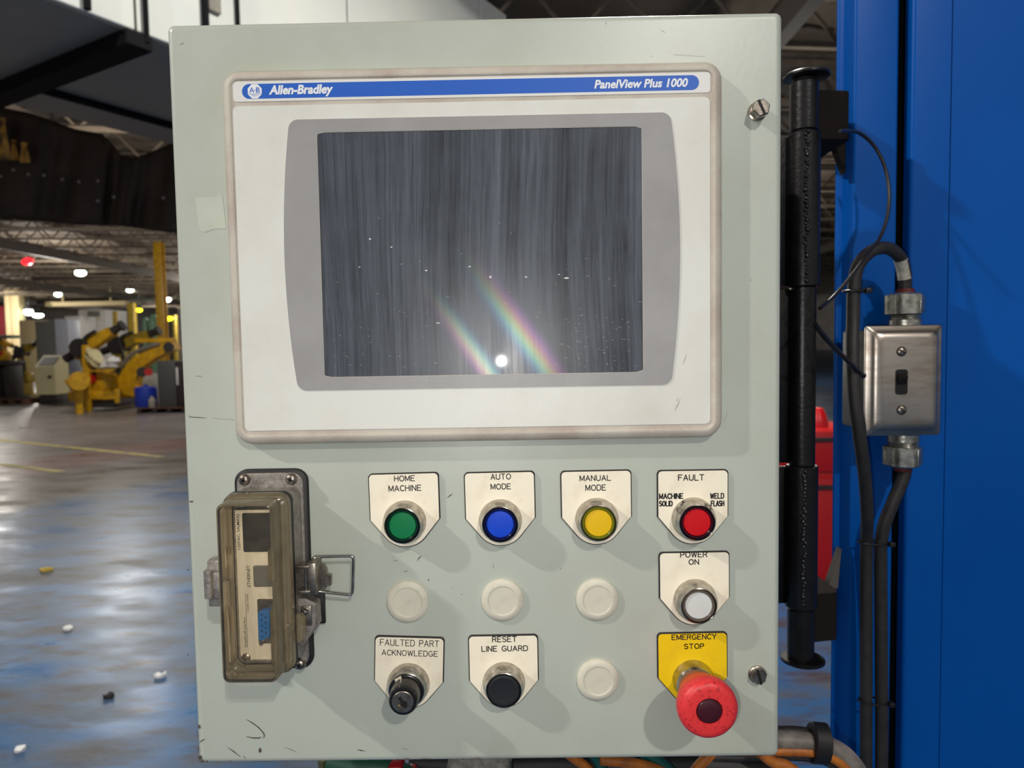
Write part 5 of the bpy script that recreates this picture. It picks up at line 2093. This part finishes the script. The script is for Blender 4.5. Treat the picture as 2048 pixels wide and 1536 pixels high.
# ================================================================ FURTHER BACK
yw = 60
for x0, x1, m, lb in ((14, 24, 'column_cream', 'narrow cream wall column nearest the red column'), (26, 42, 'column_cream', 'broad cream wall column under a white lamp'), (-20, 11, 'column_red', 'dark red column at the far wall beside cream columns')):
    a, b_ = pos(x0, 700, yw), pos(x1, 700, yw)
    bm = B()
    box(bm, a.x, b_.x, yw, yw + .8, 0, 6.9 if m != 'column_red' else pos(0, 612, yw).z, .03)
    box(bm, a.x - .04, b_.x + .04, yw - .1, yw + .9, 0, .4, .03)
    whole('wall_column', bm, M[m], lb, 'column', kind='thing')
yw2 = 55
wp_ = thing('white_booth', 'white enclosed booth with a window on the far floor', 'booth', (pos(188, 690, yw2).x, yw2, 0))
bm = B(); pbox(bm, 166, 619, 211, 800, yw2, 3); obj('booth_wall', bm, M['white_paint'], wp_)
bm = B(); pbox(bm, 175, 622, 199, 634, yw2 - .05, .1, .01); obj('window', bm, M['grey_paint'], wp_)
bm = B(); pbox(bm, 173, 636, 200, 641, yw2 - .06, .1, .01); obj('sill', bm, M['cream_paint'], wp_)
bm = B(); pbox(bm, 136, 632, 160, 760, 52, 2); whole('storage_cabinet', bm, M['white_paint'], 'plain off-white storage cabinet next to the white booth', 'cabinet')
bm = B(); pbox(bm, 44, 640, 78, 760, 50, 2); whole('partition_panel', bm, M['column_cream'], 'pale partition panel between the cream columns and tall cabinet', 'partition')
a, b_ = pos(90, 610, 62), pos(250, 610, 62)
bm = B(); box(bm, a.x, b_.x, 62, 62.6, pos(90, 613, 62).z, pos(90, 604, 62).z, .03)
for x in (.2, .8):
    xx = a.x + (b_.x - a.x) * x
    bar(bm, (xx, 62.3, pos(90, 605, 62).z), (xx, 62.3, 7.19), .12)
whole('crane_beam', bm, M['column_cream'], 'long pale overhead crane beam near the far wall', 'beam', kind='thing')
yg = 30
g0_ = thing('yellow_column', 'tall bright yellow building column behind the robots', 'column', (pos(321, 700, yg).x, yg, 0))
a, b_ = pos(313, 650, yg), pos(328, 650, yg)
bm = B(); box(bm, a.x, b_.x, yg, yg + .08, 0, 6.1, .01); obj('flange', bm, M['yellow_paint'], g0_)
bm = B(); box(bm, (a.x + b_.x) / 2 - .03, (a.x + b_.x) / 2 + .03, yg + .08, yg + .3, 0, 6.1, 0); obj('web', bm, M['yellow_paint'], g0_)
bm = B(); box(bm, a.x, b_.x, yg + .3, yg + .38, 0, 6.1, .01); obj('flange', bm, M['yellow_paint'], g0_)
for x0, x1, y0, lb in ((228, 233, 622, 'slim yellow gantry post beside the white booth'), (258, 271, 606, 'broad dull yellow gantry post before the green tanks'), (346, 352, 630, 'yellow gantry post past the oblong yellow lamp')):
    y = 46
    a, b_ = pos(x0, 700, y), pos(x1, 700, y)
    bm = B(); box(bm, a.x, b_.x, y, y + .35, 0, pos(x0, y0, y).z, .02)
    box(bm, a.x - .1, b_.x + .1, y - .1, y + .45, 0, .06, .01)
    whole('gantry_post', bm, M['olive_paint'], lb, 'post', kind='thing')
for px, r, lb in ((283, 6, 'dull green cylindrical tank next to the gantry post'), (300, 9, 'taller green cylindrical tank beside the yellow column')):
    c = pos(px, 660, 44)
    rr_ = r / FPX * 44.5
    zt = pos(px, 628 if r > 6 else 634, 44).z
    bm = B(); lathe(bm, [(rr_, 0), (rr_, zt - .3), (rr_ * .7, zt - .05), (rr_ * .2, zt)], (c.x, 44.5, 0), (0, 0, 1), 24)
    whole('storage_tank', bm, M['tank_green'], lb, 'tank')
bm = B(); pbox(bm, 206, 614, 345, 760, 66, 1.0); whole('machine_guarding', bm, M['dark_metal'], 'dark machine guarding wall behind the yellow gantry posts', 'guarding')

# ================================================================ LITTER ON THE FLOOR
for px, py, sx, sy, m, lb in ((93, 1141, .06, .035, 'ochre', 'crumpled ochre scrap on the blue floor'), (136, 1259, .036, .026, 'paper', 'small white paper scrap lying alone on the blue floor'),
                              (321, 1354, .036, .020, 'paper', 'white scrap near the lower corner of the grey enclosure'), (40, 1502, .024, .018, 'paper', 'tiny white scrap at the edge of a dark streak'), (217, 1396, .034, .015, 'dark_metal', 'dark bit of debris in a black smear on the blue floor')):
    c = on_z(px, py, 0)
    sx, sy = sx * .8, sy * .6
    bm = B()
    n = 8
    top = [bm.verts.new((c.x + sx * random.uniform(.7, 1.1) * math.cos(2 * PI * i / n), c.y + sy * 2 * random.uniform(.7, 1.1) * math.sin(2 * PI * i / n), .004 + random.uniform(.004, .02))) for i in range(n)]
    low_ = [bm.verts.new((v.co.x, v.co.y, .0015)) for v in top]
    bm.faces.new(top); bm.faces.new(low_)
    for i in range(n):
        bm.faces.new((top[i], top[(i + 1) % n], low_[(i + 1) % n], low_[i]))
    whole('floor_scrap', bm, M[m], lb, 'scrap', loc=(c.x, c.y, 0), kind='thing')
